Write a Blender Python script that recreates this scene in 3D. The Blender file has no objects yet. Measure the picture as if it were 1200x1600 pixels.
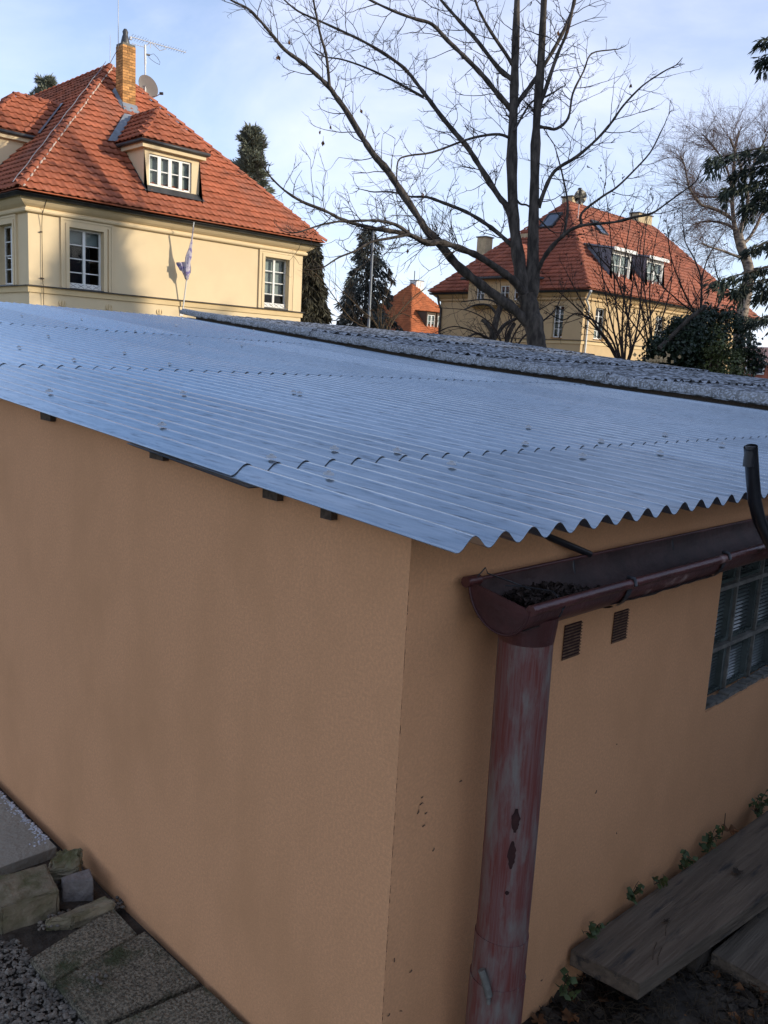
import bpy, bmesh, math, random
import numpy as np
from mathutils import Vector, Matrix
R = math.radians
random.seed(7); rng = np.random.default_rng(7)
SC = bpy.context.scene; COL = SC.collection

# ------------------------------------------------------------------ camera
# garage frame: origin = near foot corner of the orange garage, +X along its
# gutter wall, +Y along its blank side wall, Z up (metres)
CAM = np.array([-1.2026, -1.1170, 1.733])
F_PX = 1345.0
def cam_axes():
    p, r, a = R(9.96), R(3.18), R(44.85)
    f = np.array([0, math.cos(p), -math.sin(p)]); rt = np.array([1., 0, 0]); up = np.cross(rt, f)
    c, s = math.cos(r), math.sin(r)
    M = np.array([c*rt + s*up, s*rt - c*up, f])
    B = np.array([[math.sin(a), -math.cos(a), 0], [math.cos(a), math.sin(a), 0], [0, 0, 1]])
    return M @ B
AX = cam_axes()
def ray(x, y): return AX.T @ np.array([(x-600)/F_PX, (y-800)/F_PX, 1.])
def at(x, y, dep): return CAM + ray(x, y)*dep            # a place seen at photo pixel x,y, dep metres ahead
def hit(x, y, ax, val):
    d = ray(x, y); return CAM + d*((val-CAM[ax])/d[ax])
cd = bpy.data.cameras.new('camera'); cam = bpy.data.objects.new('camera', cd); COL.objects.link(cam)
m = Matrix.Identity(4)
for i in range(3):
    m[i][0] = AX[0][i]; m[i][1] = -AX[1][i]; m[i][2] = -AX[2][i]; m[i][3] = CAM[i]
cam.matrix_world = m
cd.sensor_fit = 'VERTICAL'; cd.sensor_height = 24; cd.lens = 24*F_PX/1600
cd.clip_end = 3000; cd.clip_start = .05
SC.camera = cam

# ------------------------------------------------------------------ light
SUN_EL, SUN_AZ = R(17), R(30)            # azimuth measured from -Y towards +X
sd = Vector((math.sin(SUN_AZ)*math.cos(SUN_EL), -math.cos(SUN_AZ)*math.cos(SUN_EL), math.sin(SUN_EL)))
W = bpy.data.worlds.new('World'); SC.world = W; W.use_nodes = True
nt = W.node_tree; nt.nodes.clear(); N = nt.nodes.new; Lk = nt.links.new
sky = N('ShaderNodeTexSky'); sky.sky_type = 'NISHITA'; sky.sun_disc = False
sky.sun_elevation = SUN_EL; sky.sun_rotation = math.pi - SUN_AZ
sky.air_density = .9; sky.dust_density = .5; sky.ozone_density = 3.2
tc = N('ShaderNodeTexCoord'); mp = N('ShaderNodeMapping'); mp.inputs['Scale'].default_value = (1.2, 2.0, 4.2); mp.inputs['Location'].default_value = (.35, .1, .6)
mp.inputs['Rotation'].default_value = (0, 0, R(20))
n1 = N('ShaderNodeTexNoise'); n1.inputs['Scale'].default_value = 1.5; n1.inputs['Detail'].default_value = 7; n1.inputs['Roughness'].default_value = .55; n1.inputs['Distortion'].default_value = .4
Lk(tc.outputs['Generated'], mp.inputs['Vector']); Lk(mp.outputs[0], n1.inputs['Vector'])
cr = N('ShaderNodeValToRGB'); cr.color_ramp.elements[0].position = .36; cr.color_ramp.elements[1].position = .74
Lk(n1.outputs['Fac'], cr.inputs[0])
# thin high cloud, denser low over the horizon (haze)
sx = N('ShaderNodeSeparateXYZ'); Lk(tc.outputs['Generated'], sx.inputs[0])
hz = N('ShaderNodeMapRange'); hz.inputs['From Min'].default_value = 0; hz.inputs['From Max'].default_value = .55; hz.inputs['To Min'].default_value = .55; hz.inputs['To Max'].default_value = .0
Lk(sx.outputs['Z'], hz.inputs['Value'])
mx = N('ShaderNodeMath'); mx.operation = 'MULTIPLY_ADD'; mx.inputs[1].default_value = .5; mx.use_clamp = True
Lk(cr.outputs[0], mx.inputs[0]); Lk(hz.outputs[0], mx.inputs[2])
mixc = N('ShaderNodeMixRGB'); mixc.inputs['Color2'].default_value = (5.05, 5.2, 6.3, 1)
Lk(mx.outputs[0], mixc.inputs[0]); Lk(sky.outputs[0], mixc.inputs['Color1'])
bg = N('ShaderNodeBackground'); bg.inputs['Strength'].default_value = .113
wo = N('ShaderNodeOutputWorld'); Lk(mixc.outputs[0], bg.inputs['Color']); Lk(bg.outputs[0], wo.inputs['Surface'])
sl = bpy.data.lights.new('sun', 'SUN'); sun = bpy.data.objects.new('sun', sl); COL.objects.link(sun)
sl.energy = 2.0; sl.angle = R(.9); sl.color = (1, .88, .70)
sun.rotation_euler = sd.to_track_quat('Z', 'Y').to_euler()
vs = SC.view_settings; vs.view_transform = 'Standard'; vs.look = 'None'; vs.gamma = 1; vs.exposure = 1.08
vs.use_curve_mapping = False

# ------------------------------------------------------------------ helpers
class MB:
    def __init__(s): s.v = []; s.f = []; s.sm = []; s.mi = []
    def add(s, V, Fs, smooth=False, m=0):
        o = len(s.v); s.v.extend([tuple(map(float, p)) for p in V])
        for f in Fs:
            s.f.append([i+o for i in f]); s.sm.append(smooth); s.mi.append(m)
        return s
    def box(s, a, b, m=0):
        x0, y0, z0 = [min(p, q) for p, q in zip(a, b)]; x1, y1, z1 = [max(p, q) for p, q in zip(a, b)]
        return s.add([(x0,y0,z0),(x1,y0,z0),(x1,y1,z0),(x0,y1,z0),(x0,y0,z1),(x1,y0,z1),(x1,y1,z1),(x0,y1,z1)],
            [(0,3,2,1),(4,5,6,7),(0,1,5,4),(1,2,6,5),(2,3,7,6),(3,0,4,7)], m=m)
    def fbox(s, fr, a, b, m=0):
        "box in a frame fr(u,v,w)"
        u0,v0,w0 = [min(p,q) for p,q in zip(a,b)]; u1,v1,w1 = [max(p,q) for p,q in zip(a,b)]
        P = [fr(*p) for p in ((u0,v0,w0),(u1,v0,w0),(u1,v1,w0),(u0,v1,w0),(u0,v0,w1),(u1,v0,w1),(u1,v1,w1),(u0,v1,w1))]
        return s.add(P, [(0,3,2,1),(4,5,6,7),(0,1,5,4),(1,2,6,5),(2,3,7,6),(3,0,4,7)], m=m)
    def tube(s, pts, rad, n=8, cap=True, smooth=True, m=0):
        pts = [np.array(p, float) for p in pts]; k = len(pts)
        if not hasattr(rad, '__len__'): rad = [rad]*k
        V = []; ref = None
        for i in range(k):
            t = pts[min(i+1,k-1)] - pts[max(i-1,0)]; L = np.linalg.norm(t); t = t/L if L > 1e-9 else np.array([0,0,1.])
            if ref is None: ref = np.array([1,0,0.]) if abs(t[0]) < .8 else np.array([0,1.,0])
            a = np.cross(t, ref); a /= np.linalg.norm(a)+1e-12; b = np.cross(t, a); ref = -b if False else np.cross(a, t)
            for j in range(n):
                th = 2*math.pi*j/n; V.append(pts[i] + rad[i]*(math.cos(th)*a + math.sin(th)*b))
        Fs = [(i*n+j, i*n+(j+1)%n, (i+1)*n+(j+1)%n, (i+1)*n+j) for i in range(k-1) for j in range(n)]
        s.add(V, Fs, smooth, m)
        if cap and n > 3:
            s.add(V[:n], [tuple(range(n-1,-1,-1))], False, m); s.add(V[-n:], [tuple(range(n))], False, m)
        return s
    def quads(s, Q, m=0, smooth=False):
        "Q: (n,4,3) array"
        o = len(s.v); s.v.extend(map(tuple, Q.reshape(-1,3).tolist())); n = len(Q)
        s.f.extend([[o+4*i,o+4*i+1,o+4*i+2,o+4*i+3] for i in range(n)]); s.sm.extend([smooth]*n); s.mi.extend([m]*n)
        return s
    def data(s, name, mats):
        me = bpy.data.meshes.new(name); me.from_pydata(s.v, [], s.f)
        for q in (mats if isinstance(mats, (list, tuple)) else [mats]): me.materials.append(q)
        me.polygons.foreach_set('use_smooth', s.sm); me.polygons.foreach_set('material_index', s.mi); me.update()
        return me
    def build(s, name, mats, parent=None, loc=None, clean=False, bevel=0, **kw):
        me = s.data(name, mats)
        if bevel or clean:
            b = bmesh.new(); b.from_mesh(me)
            if bevel: bmesh.ops.bevel(b, geom=[e for e in b.edges], offset=bevel, segments=2, affect='EDGES', profile=.6)
            if clean: bmesh.ops.recalc_face_normals(b, faces=b.faces)
            b.to_mesh(me); b.free()
        return link(name, me, parent, loc, **kw)
def link(name, me, parent=None, loc=None, label=None, cat=None, group=None, kind=None):
    o = bpy.data.objects.new(name, me); COL.objects.link(o)
    if parent is not None: o.parent = parent
    if loc is not None: o.location = loc
    return tag(o, label, cat, group, kind)
def tag(o, label=None, cat=None, group=None, kind=None):
    for k, v in (('label',label),('category',cat),('group',group),('kind',kind)):
        if v: o[k] = v
    return o
def thing(name, label, cat, loc=(0,0,0), group=None): return link(name, None, None, loc, label, cat, group)

def mat(name, col, rough=.8, var=.15, scale=6., stretch=(1,1,1), bump=0., bscale=60., col2=None, fac=(.4,.65), spec=.3, metal=0., col3=None, s3=3., f3=(.55,.7), rnd=0., detail=6, obj=True, s3stretch=(1,1,1)):
    "noise-mottled colour; col2 patches, col3 stains, rnd per-object brightness"
    M = bpy.data.materials.new(name); M.use_nodes = True; t = M.node_tree; P = t.nodes['Principled BSDF']
    P.inputs['Roughness'].default_value = rough; P.inputs['Metallic'].default_value = metal
    P.inputs['Specular IOR Level'].default_value = spec
    nn = t.nodes.new; lk = t.links.new
    c = nn('ShaderNodeTexCoord'); mp = nn('ShaderNodeMapping'); mp.inputs['Scale'].default_value = stretch
    lk(c.outputs['Object'], mp.inputs[0])
    if rnd:
        oi = nn('ShaderNodeObjectInfo'); lk(oi.outputs['Random'], mp.inputs['Location'])
    a = nn('ShaderNodeTexNoise'); a.inputs['Scale'].default_value = scale; a.inputs['Detail'].default_value = detail; a.inputs['Roughness'].default_value = .6
    lk(mp.outputs[0], a.inputs['Vector'])
    r = nn('ShaderNodeValToRGB'); r.color_ramp.elements[0].position = fac[0]; r.color_ramp.elements[1].position = fac[1]
    lo = col2 or [x*(1-var) for x in col]; hi = col if col2 else [min(1, x*(1+var)) for x in col]
    r.color_ramp.elements[0].color = (*lo, 1); r.color_ramp.elements[1].color = (*hi, 1)
    lk(a.outputs['Fac'], r.inputs[0]); out = r.outputs[0]
    if col3:
        mp3 = nn('ShaderNodeMapping'); mp3.inputs['Scale'].default_value = s3stretch; lk(c.outputs['Object'], mp3.inputs[0])
        if rnd: lk(oi.outputs['Random'], mp3.inputs['Location'])
        b = nn('ShaderNodeTexNoise'); b.inputs['Scale'].default_value = s3; b.inputs['Detail'].default_value = 8; b.inputs['Roughness'].default_value = .65; lk(mp3.outputs[0], b.inputs['Vector'])
        q = nn('ShaderNodeMapRange'); q.inputs['From Min'].default_value = f3[0]; q.inputs['From Max'].default_value = f3[1]; lk(b.outputs['Fac'], q.inputs['Value'])
        mx = nn('ShaderNodeMixRGB'); mx.inputs['Color2'].default_value = (*col3, 1); lk(q.outputs[0], mx.inputs[0]); lk(out, mx.inputs['Color1']); out = mx.outputs[0]
    if rnd:
        h = nn('ShaderNodeHueSaturation'); g = nn('ShaderNodeMapRange'); g.inputs['To Min'].default_value = 1-rnd; g.inputs['To Max'].default_value = 1+rnd
        lk(oi.outputs['Random'], g.inputs['Value']); lk(g.outputs[0], h.inputs['Value']); lk(out, h.inputs['Color']); out = h.outputs[0]
    lk(out, P.inputs['Base Color'])
    if bump:
        b2 = nn('ShaderNodeTexNoise'); b2.inputs['Scale'].default_value = bscale; b2.inputs['Detail'].default_value = 4; lk(mp.outputs[0], b2.inputs['Vector'])
        bp = nn('ShaderNodeBump'); bp.inputs['Strength'].default_value = bump; bp.inputs['Distance'].default_value = .02; lk(b2.outputs['Fac'], bp.inputs['Height']); lk(bp.outputs[0], P.inputs['Normal'])
    return M
def glassmat(name, tint=(.03,.035,.04), refl=.25):
    M = bpy.data.materials.new(name); M.use_nodes = True; t = M.node_tree; t.nodes.clear(); nn = t.nodes.new
    tr = nn('ShaderNodeBsdfTransparent'); tr.inputs[0].default_value = (.8,.85,.85,1)
    gl = nn('ShaderNodeBsdfGlossy'); gl.inputs['Roughness'].default_value = .03
    lw = nn('ShaderNodeLayerWeight'); lw.inputs['Blend'].default_value = refl; mx = nn('ShaderNodeMixShader'); o = nn('ShaderNodeOutputMaterial')
    t.links.new(lw.outputs['Fresnel'], mx.inputs[0]); t.links.new(tr.outputs[0], mx.inputs[1]); t.links.new(gl.outputs[0], mx.inputs[2]); t.links.new(mx.outputs[0], o.inputs[0])
    return M

MT = {}
MT['render'] = mat('orange_render', (.67,.340,.164), .9, .08, 140, bump=.16, bscale=330, col3=(.56,.283,.13), s3=3.2, f3=(.44,.80), s3stretch=(1,1,.7))
MT['sheet'] = mat('frosted_sheet', (.58,.64,.685), .25, .1, 160, (1,.010,1), spec=.5, metal=.85, col2=(.46,.53,.58), fac=(.36,.62), col3=(.22,.25,.28), s3=230, f3=(.55,.68), s3stretch=(1,.005,1), rnd=.11)
MT['sheetedge'] = mat('sheet_edge', (.13,.14,.16), .5)
MT['screw'] = mat('screw_cap', (.40,.41,.42), .5, .1)
MT['wood_dark'] = mat('dark_wood', (.09,.065,.045), .85, .3, 12, (1,8,8))
MT['gutter'] = mat('red_brown_paint', (.085,.026,.022), .38, .3, 9, bump=.1, bscale=80, col3=(.30,.20,.17), s3=9, f3=(.60,.68), spec=.5)
MT['gutter_in'] = mat('gutter_inside', (.052,.028,.024), .6, .3, 14, bump=.15)
MT['pipe'] = mat('weathered_red_pipe', (.145,.036,.028), .5, .2, 260, (1,1,.03), col2=(.165,.085,.075), fac=(.38,.62), col3=(.18,.15,.13), s3=24, f3=(.46,.62), s3stretch=(1,1,.22), bump=.12, bscale=90)
MT['pipe_clear'] = mat('primer_patch', (.15,.125,.12), .6, .1, 20)
MT['black'] = mat('black_metal', (.02,.02,.023), .35, .2, 20, spec=.5)
MT['rust'] = mat('rust_hole', (.035,.012,.010), .8, .3, 40)
MT['oldsheet'] = mat('mossy_cement_sheet', (.055,.055,.052), .95, .2, 14, bump=.5, bscale=45, col2=(.035,.035,.032), col3=(.42,.44,.47), s3=34, f3=(.45,.58), s3stretch=(1.6,.4,1))
MT['oldroll'] = mat('frosted_cement_roll', (.27,.27,.26), .95, .2, 10, bump=.6, bscale=50, col2=(.15,.15,.145), col3=(.45,.47,.5), s3=60, f3=(.48,.60))
MT['moss'] = mat('moss', (.035,.037,.014), 1, .5, 10, col2=(.05,.035,.02), bump=.5)
MT['frost'] = mat('frost', (.50,.51,.53), .9, .15, 30, bump=.5)
MT['mortar'] = mat('mortar', (.17,.16,.135), .9, .25, 20, bump=.4)
MT['gblock'] = mat('ribbed_glass', (.075,.090,.080), .12, .3, 10, spec=.7)
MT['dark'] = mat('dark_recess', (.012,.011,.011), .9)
MT['concrete'] = mat('concrete_path', (.31,.28,.22), .95, .12, 5, bump=.4, bscale=60, col3=(.17,.15,.12), s3=5, f3=(.52,.66))
MT['paver'] = mat('exposed_aggregate', (.32,.27,.185), .95, .2, 120, bump=1.0, bscale=130, col2=(.09,.078,.054), fac=(.38,.62), col3=(.062,.07,.03), s3=6, f3=(.5,.64), rnd=.1)
MT['stone'] = mat('sandstone', (.25,.205,.13), .95, .2, 9, bump=.7, bscale=26, col3=(.10,.095,.04), s3=7, f3=(.46,.62), rnd=.12)
MT['block'] = mat('granite_sett', (.19,.165,.145), .9, .15, 40, bump=.5, bscale=60)
MT['pebble'] = mat('pebbles', (.24,.205,.16), .8, .5, 30, col2=(.065,.056,.045), fac=(.35,.65))
MT['soil'] = mat('soil', (.060,.047,.034), 1, .4, 9, bump=.8, bscale=40)
MT['ground'] = mat('ground', (.07,.065,.04), 1, .3, .6, bump=.5, bscale=6, col2=(.05,.06,.025))
MT['plank'] = mat('weathered_plank', (.15,.115,.08), .9, .22, 7, (.35,7,7), bump=.35, bscale=30, col3=(.05,.045,.04), s3=9, f3=(.55,.68), s3stretch=(.5,3,3))
MT['leafgreen'] = mat('small_leaf', (.065,.09,.03), .6, .4, 9)
MT['deadleaf'] = mat('dead_leaf', (.17,.075,.028), .8, .4, 9)
MT['stem'] = mat('dry_stem', (.085,.06,.035), .9, .3, 9)
MT['stucco'] = mat('cream_stucco', (.71,.565,.35), .92, .04, .8, bump=.06, bscale=50)
MT['stucco2'] = mat('ochre_trim', (.67,.51,.28), .9, .05, 1.2)
MT['stucco_h2'] = mat('ochre_stucco', (.58,.42,.23), .92, .08, .7, col3=(.42,.32,.18), s3=.7, f3=(.5,.75))
MT['tile'] = mat('clay_tile', (.42,.125,.062), .7, .22, 1.7, col3=(.25,.105,.07), s3=.8, f3=(.46,.70), bump=.08, rnd=.16)
MT['tile2'] = mat('clay_tile_darker', (.36,.115,.065), .7, .25, 1.3, col3=(.26,.095,.06), s3=.5, f3=(.48,.7))
MT['tile3'] = mat('clay_tile_orange', (.42,.125,.045), .75, .22, 1.3)
MT['mortarw'] = mat('lime_mortar', (.52,.40,.32), .9, .2, 6)
MT['zinc'] = mat('dark_zinc', (.075,.075,.075), .45, .2, 3, metal=.3)
MT['lead'] = mat('lead_flashing', (.20,.225,.25), .45, .2, 3)
MT['brick'] = mat('chimney_brick', (.50,.25,.085), .85, .25, 5, rnd=.28)
MT['brick2'] = mat('pale_chimney', (.50,.40,.24), .9, .15, 5)
MT['white'] = mat('white_paint', (.72,.72,.68), .5, .05, 4)
MT['glass'] = glassmat('window_glass')
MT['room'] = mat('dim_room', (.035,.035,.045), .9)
MT['blind'] = mat('grey_blind', (.30,.33,.31), .9, .06, 2)
MT['dish'] = mat('dish_grey', (.42,.41,.36), .6, .05, 3)
MT['alu'] = mat('aluminium', (.32,.32,.33), .4, .1, 4, metal=.5)
MT['flag'] = mat('faded_flag', (.50,.46,.52), .85, .2, 9, col2=(.20,.17,.36), fac=(.42,.5))
MT['bark'] = mat('maple_bark', (.072,.060,.049), .95, .5, 9, (1,1,.3), bump=.9, bscale=22)
MT['twig'] = mat('twig_bark', (.046,.036,.030), .9, .25, 4)
MT['birch'] = mat('birch_bark', (.30,.24,.18), .85, .3, 5, (1,1,2.5), col2=(.08,.06,.05), fac=(.4,.55))
MT['birchtwig'] = mat('birch_twig', (.15,.10,.085), .9, .2, 4)
MT['shrub'] = mat('shrub_stem', (.045,.032,.026), .9, .25, 6)
MT['spruce'] = mat('spruce_needles', (.040,.052,.034), .8, .4, 2.2)
MT['bluespruce'] = mat('blue_spruce_needles', (.075,.085,.075), .8, .4, 1.6, col3=(.13,.10,.065), s3=1.3, f3=(.52,.66))
MT['pine'] = mat('pine_needles', (.19,.205,.15), .8, .4, 1.5)
MT['thuja'] = mat('thuja_needles', (.062,.058,.036), .85, .4, 1.8)
MT['ivy'] = mat('ivy_leaf', (.022,.036,.018), .4, .4, 3, spec=.4)
MT['ivy2'] = mat('pale_ivy_leaf', (.085,.10,.03), .45, .5, 4, spec=.4)
MT['steel'] = mat('galvanised_steel', (.17,.19,.21), .5, .1, 3, metal=.2)

# ------------------------------------------------------------------ ground
def sheet_grid(name, x0, x1, y0, y1, nx, ny, zf, mt, **kw):
    b = MB(); V = [(x0+(x1-x0)*i/nx, y0+(y1-y0)*j/ny, zf(x0+(x1-x0)*i/nx, y0+(y1-y0)*j/ny)) for j in range(ny+1) for i in range(nx+1)]
    b.add(V, [(j*(nx+1)+i, j*(nx+1)+i+1, (j+1)*(nx+1)+i+1, (j+1)*(nx+1)+i) for j in range(ny) for i in range(nx)], True)
    return b.build(name, mt, **kw)
b = MB(); b.add([(-1500,-1500,-.02),(1500,-1500,-.02),(1500,1500,-.02),(-1500,1500,-.02)], [(0,1,2,3)]); b.build('ground', MT['ground'], kind='structure')
b = MB(); b.box((-3,-1.95,-.05),(4,-.72,.045)); b.build('bounce_slab', mat('bounce_pale', (.46,.43,.38), .9, .1, 4), kind='structure')  # unseen pale slab added to bounce light onto the gutter wall
sheet_grid('yard_soil', -3, 6, -3, 6, 90, 90, lambda x, y: (-.004+.004*math.sin(9*x+3*y) if x < .12 or y > .1 else .018*math.sin(9*x+3*y)*math.sin(11*y-2*x)) + .02*math.exp(-((y+.9)/.5)**2), MT['soil'], kind='structure')

# ------------------------------------------------------------------ garage
PIT, AMP = .0875, .0132
def zroof(y):
    z = 1.424 + .0638*(y+.2)
    if y > 3.6:
        t = y-3.6; z += .028*min(t, 1.6)**2/3.2 + (.028*(t-1.6) if t > 1.6 else 0)
    return z
GL = 9.0      # ridge line
garage = thing('garage', 'orange rendered garage under a frosted grey corrugated metal roof', 'garage')
# side wall (x=0 plane) and gutter wall (y=0 plane, glass-block opening)
wb = MB(); n = 30
V = []
for i in range(n+1):
    y = GL*i/n; zt = zroof(y)-.035; V += [(0,y,-.3),(0,y,zt),(.2,y,zt),(.2,y,-.3)]
wb.add(V, [(i*4, i*4+1, i*4+5, i*4+4) for i in range(n)] + [(i*4+1, i*4+2, i*4+6, i*4+5) for i in range(n)] + [(i*4+2, i*4+3, i*4+7, i*4+6) for i in range(n)])
WX0, WX1, WZ0, WZ1 = 1.462, 2.75, .655, 1.265
ztw = zroof(0)-.038
wb.add([(0,0,-.3),(.2,0,-.3),(.2,0,ztw),(0,0,ztw)],[(0,1,2,3)]); wb.box((.2,0,-.3),(WX0,.2,ztw)); wb.box((WX0,0,-.3),(WX1,.2,WZ0)); wb.box((WX0,0,WZ1),(WX1,.2,ztw)); wb.box((WX1,0,-.3),(5.1,.2,ztw))
wb.box((4.9,.2,-.3),(5.1,GL,1.36)); wb.box((.2,GL-.2,-.3),(4.9,GL,1.7))
wb.build('wall', MT['render'], garage)
# purlins poking out of the side wall
for y, w in ((1.62,.075),(.93,.07),(.43,.055),(.235,.035),(2.5,.075),(3.6,.075)):
    z = zroof(y)-.018; b = MB(); b.box((-.018,y-w/2,z-.038),(.3,y+w/2,z-.004)); b.build('purlin', MT['wood_dark'], garage)
# corrugated sheets: four courses, each a column wide
def corr(x0, x1, y0, y1, lift0, lift1, zf, pit, amp, ny, th, seg=10, ph=0., noise=0.):
    b = MB(); nx = max(2, int(round((x1-x0)/pit*seg))); V = []
    for j in range(ny+1):
        t = j/ny; y = y0+(y1-y0)*t; zz = zf(y)+lift0+(lift1-lift0)*t
        for i in range(nx+1):
            x = x0+(x1-x0)*i/nx; s = math.sin(2*math.pi*(x/pit)+ph)
            V.append((x, y, zz+amp*(s if noise == 0 else math.copysign(abs(s)**.85, s))))
    nv = len(V); V += [(x,y,z-th) for x,y,z in V]
    Fs = [(j*(nx+1)+i, j*(nx+1)+i+1, (j+1)*(nx+1)+i+1, (j+1)*(nx+1)+i) for j in range(ny) for i in range(nx)]
    b.add(V, Fs + [tuple(nv+k for k in reversed(f)) for f in Fs], True)
    e = [(i, nv+i, nv+i+1, i+1) for i in range(nx)]
    k = ny*(nx+1); e2 = [(k+i, k+i+1, nv+k+i+1, nv+k+i) for i in range(nx)]
    l = [(j*(nx+1), (j+1)*(nx+1), nv+(j+1)*(nx+1), nv+j*(nx+1)) for j in range(ny)]
    r = [(j*(nx+1)+nx, nv+j*(nx+1)+nx, nv+(j+1)*(nx+1)+nx, (j+1)*(nx+1)+nx) for j in range(ny)]
    V2 = V; b.add(V2, e+e2+l+r, False, 1)
    return b
rows = [(-.18, .65, 0, 3), (.50, 3.0, 1, 7), (2.82, 5.95, 2, 10), (5.8, GL+.05, 3, 10)]
PH = -2*math.pi*(.055/PIT)+math.pi/2          # a crest at x=.06
cols = [-.077 + .7875*i for i in range(7)]
for y0, y1, k, ny in rows:
    for i in range(len(cols)):
        xa = cols[i] + (.0 if k != 2 else 1.30*PIT - 0.0); xb = (cols[i+1] if i+1 < len(cols) else 5.16) + PIT*.75
        if k == 2: xa = cols[i] if i == 0 else cols[i]+4*PIT; xb = (cols[i+1]+4*PIT if i+1 < len(cols) else 5.16)+PIT*.75
        if k == 0 and i == 0: xa -= .004
        xb = min(xb, 5.16)
        if xb - xa < .12: continue
        jl = random.uniform(-.006,.006)
        s = corr(xa, xb, y0+jl, y1, (.0018 if k else .0)+.0012*(i % 2), -.002+.0012*(i % 2), zroof, PIT, AMP, ny, .0013, ph=PH)
        s.build('roof_sheet', [MT['sheet'], MT['sheetedge']], garage)
b = MB(); b.box((-.088,-.1,0),(-.07,.92,.002)); V = [(x,y,zroof(y)-AMP-.003-.006*(y<.5)) for y in (.42,.97) for x in (-.084,-.04)]
b = MB(); b.add(V, [(0,1,3,2)]); b.add([(x,y,z-.002) for x,y,z in V], [(2,3,1,0)]); b.build('verge_strip', MT['sheet'], garage)
def roofhit(x, y):
    d = ray(x, y); t = 2.
    for _ in range(40):
        p = CAM+d*t; f = p[2]-zroof(p[1])-AMP; fp = d[2]-.0638*d[1]-(.028*d[1] if p[1] > 4.5 else 0); t -= f/fp*.8
    return CAM+d*t
cap = MB()
nseg = 14
for k,(rr,zz) in enumerate(((.015,0),(.0145,.003),(.0085,.0055),(.005,.006))):
    cap.v += [(rr*.85*math.cos(2*math.pi*j/nseg), rr*.85*math.sin(2*math.pi*j/nseg), zz*1.0) for j in range(nseg)]
for k in range(3):
    for j in range(nseg): cap.f.append([k*nseg+j, k*nseg+(j+1)%nseg, (k+1)*nseg+(j+1)%nseg, (k+1)*nseg+j]); cap.sm.append(True); cap.mi.append(0)
cap.f.append(list(range(3*nseg,4*nseg))); cap.sm.append(False); cap.mi.append(0)
cap.tube([(0,0,.005),(0,0,.009)], .0045, 6, smooth=False)
capm = cap.data('screw_cap', MT['screw'])
for px, py in ((37,545),(75,615),(250,668),(430,719),(287,617),(456,615),(467,617),(187,553),(104,564),(263,571),(27,494),(79,527),(125,500),(204,518),(298,537),(271,509),(371,541),(396,517),(507,706),(516,746),(625,708),(711,729),(830,696),(824,670),(915,715),(939,692),(1030,710),(1128,697),(1044,681)):
    p = roofhit(px, py); xs = round((p[0]-.055)/PIT)*PIT+.055
    link('screw_cap', capm, garage, (xs, p[1], zroof(p[1])+AMP+.007)).rotation_euler = (math.atan(.064), 0, 0)
b = MB(); p = roofhit(722,829); b.tube([(0,0,0),(0,0,.004)], .017, 16); o = b.build('bolt_hole', MT['lead'], garage, (p[0],p[1],zroof(p[1])+.002)); o.rotation_euler = (.35,.25,0)
mat_slat = mat('vent_slat', (.17,.095,.055), .9, .3, 60)
# vents: dark plate painted as the shade in the slits, brown slats in front
for x0, x1, z0, z1 in ((.572,.646,1.025,1.115),(.807,.878,1.022,1.108)):
    b = MB(); b.box((x0,-.001,z0),(x1,-.003,z1)); v = b.build('vent', MT['rust'], garage)
    for k in range(11):
        z = z0+(z1-z0)*(k+.5)/11; s = MB(); s.box((x0-.004,-.0032,z-.0013),(x1+.002,-.0055,z+.0013)); s.build('slat', mat_slat, v)
# glass block window, recessed 5 cm: mortar lattice and ribbed blocks
RC = .05
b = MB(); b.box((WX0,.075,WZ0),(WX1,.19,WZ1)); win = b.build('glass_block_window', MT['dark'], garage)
gx = [1.508+.2065*i for i in range(7)]; gz = [.617+.2135*i for i in range(4)]
bar = MB()
for x in gx[1:-1]:
    bar = MB(); bar.box((x-.0045,RC-.004,WZ0),(x+.0045,RC+.03,WZ1)); bar.build('upright_bar', MT['mortar'], win)
for z in gz[1:3]:
    bar = MB(); bar.box((WX0,RC-.006,z-.007),(WX1,RC+.0285,z+.007)); bar.build('cross_bar', MT['mortar'], win)
for i in range(6):
    for k in range(3):
        x0, x1 = gx[i]+.010, gx[i+1]-.010; z0, z1 = max(WZ0+.01, gz[k]+.014), min(WZ1, gz[k+1]-.014)
        if x1 > WX1: x1 = WX1
        x0 = max(x0, WX0)
        g = MB(); nr = 13; V = []
        for j in range(nr*2+1):
            z = z0+(z1-z0)*j/(nr*2); yy = RC+.026-(.006 if j % 2 else 0); V += [(x0,yy,z),(x1-.022,yy,z)]
        g.add(V, [(2*j,2*j+1,2*j+3,2*j+2) for j in range(nr*2)])
        g.box((x1-.021,RC+.004,z0),(x1,RC+.03,z1)); g.box((x0,RC+.004,z0),(x1-.0215,RC+.0195,z0+.012))
        g.build('glass_block', MT['gblock'], win)
b = MB()
for k in range(26):
    x = WX0+(WX1-WX0)*k/26; h = random.uniform(.004,.018); b.box((x,.004+random.uniform(0,.01),WZ0),(x+(WX1-WX0)/26+.003*0,RC-.005,WZ0+h))
b.build('mortar_sill', MT['mortar'], win)
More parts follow.
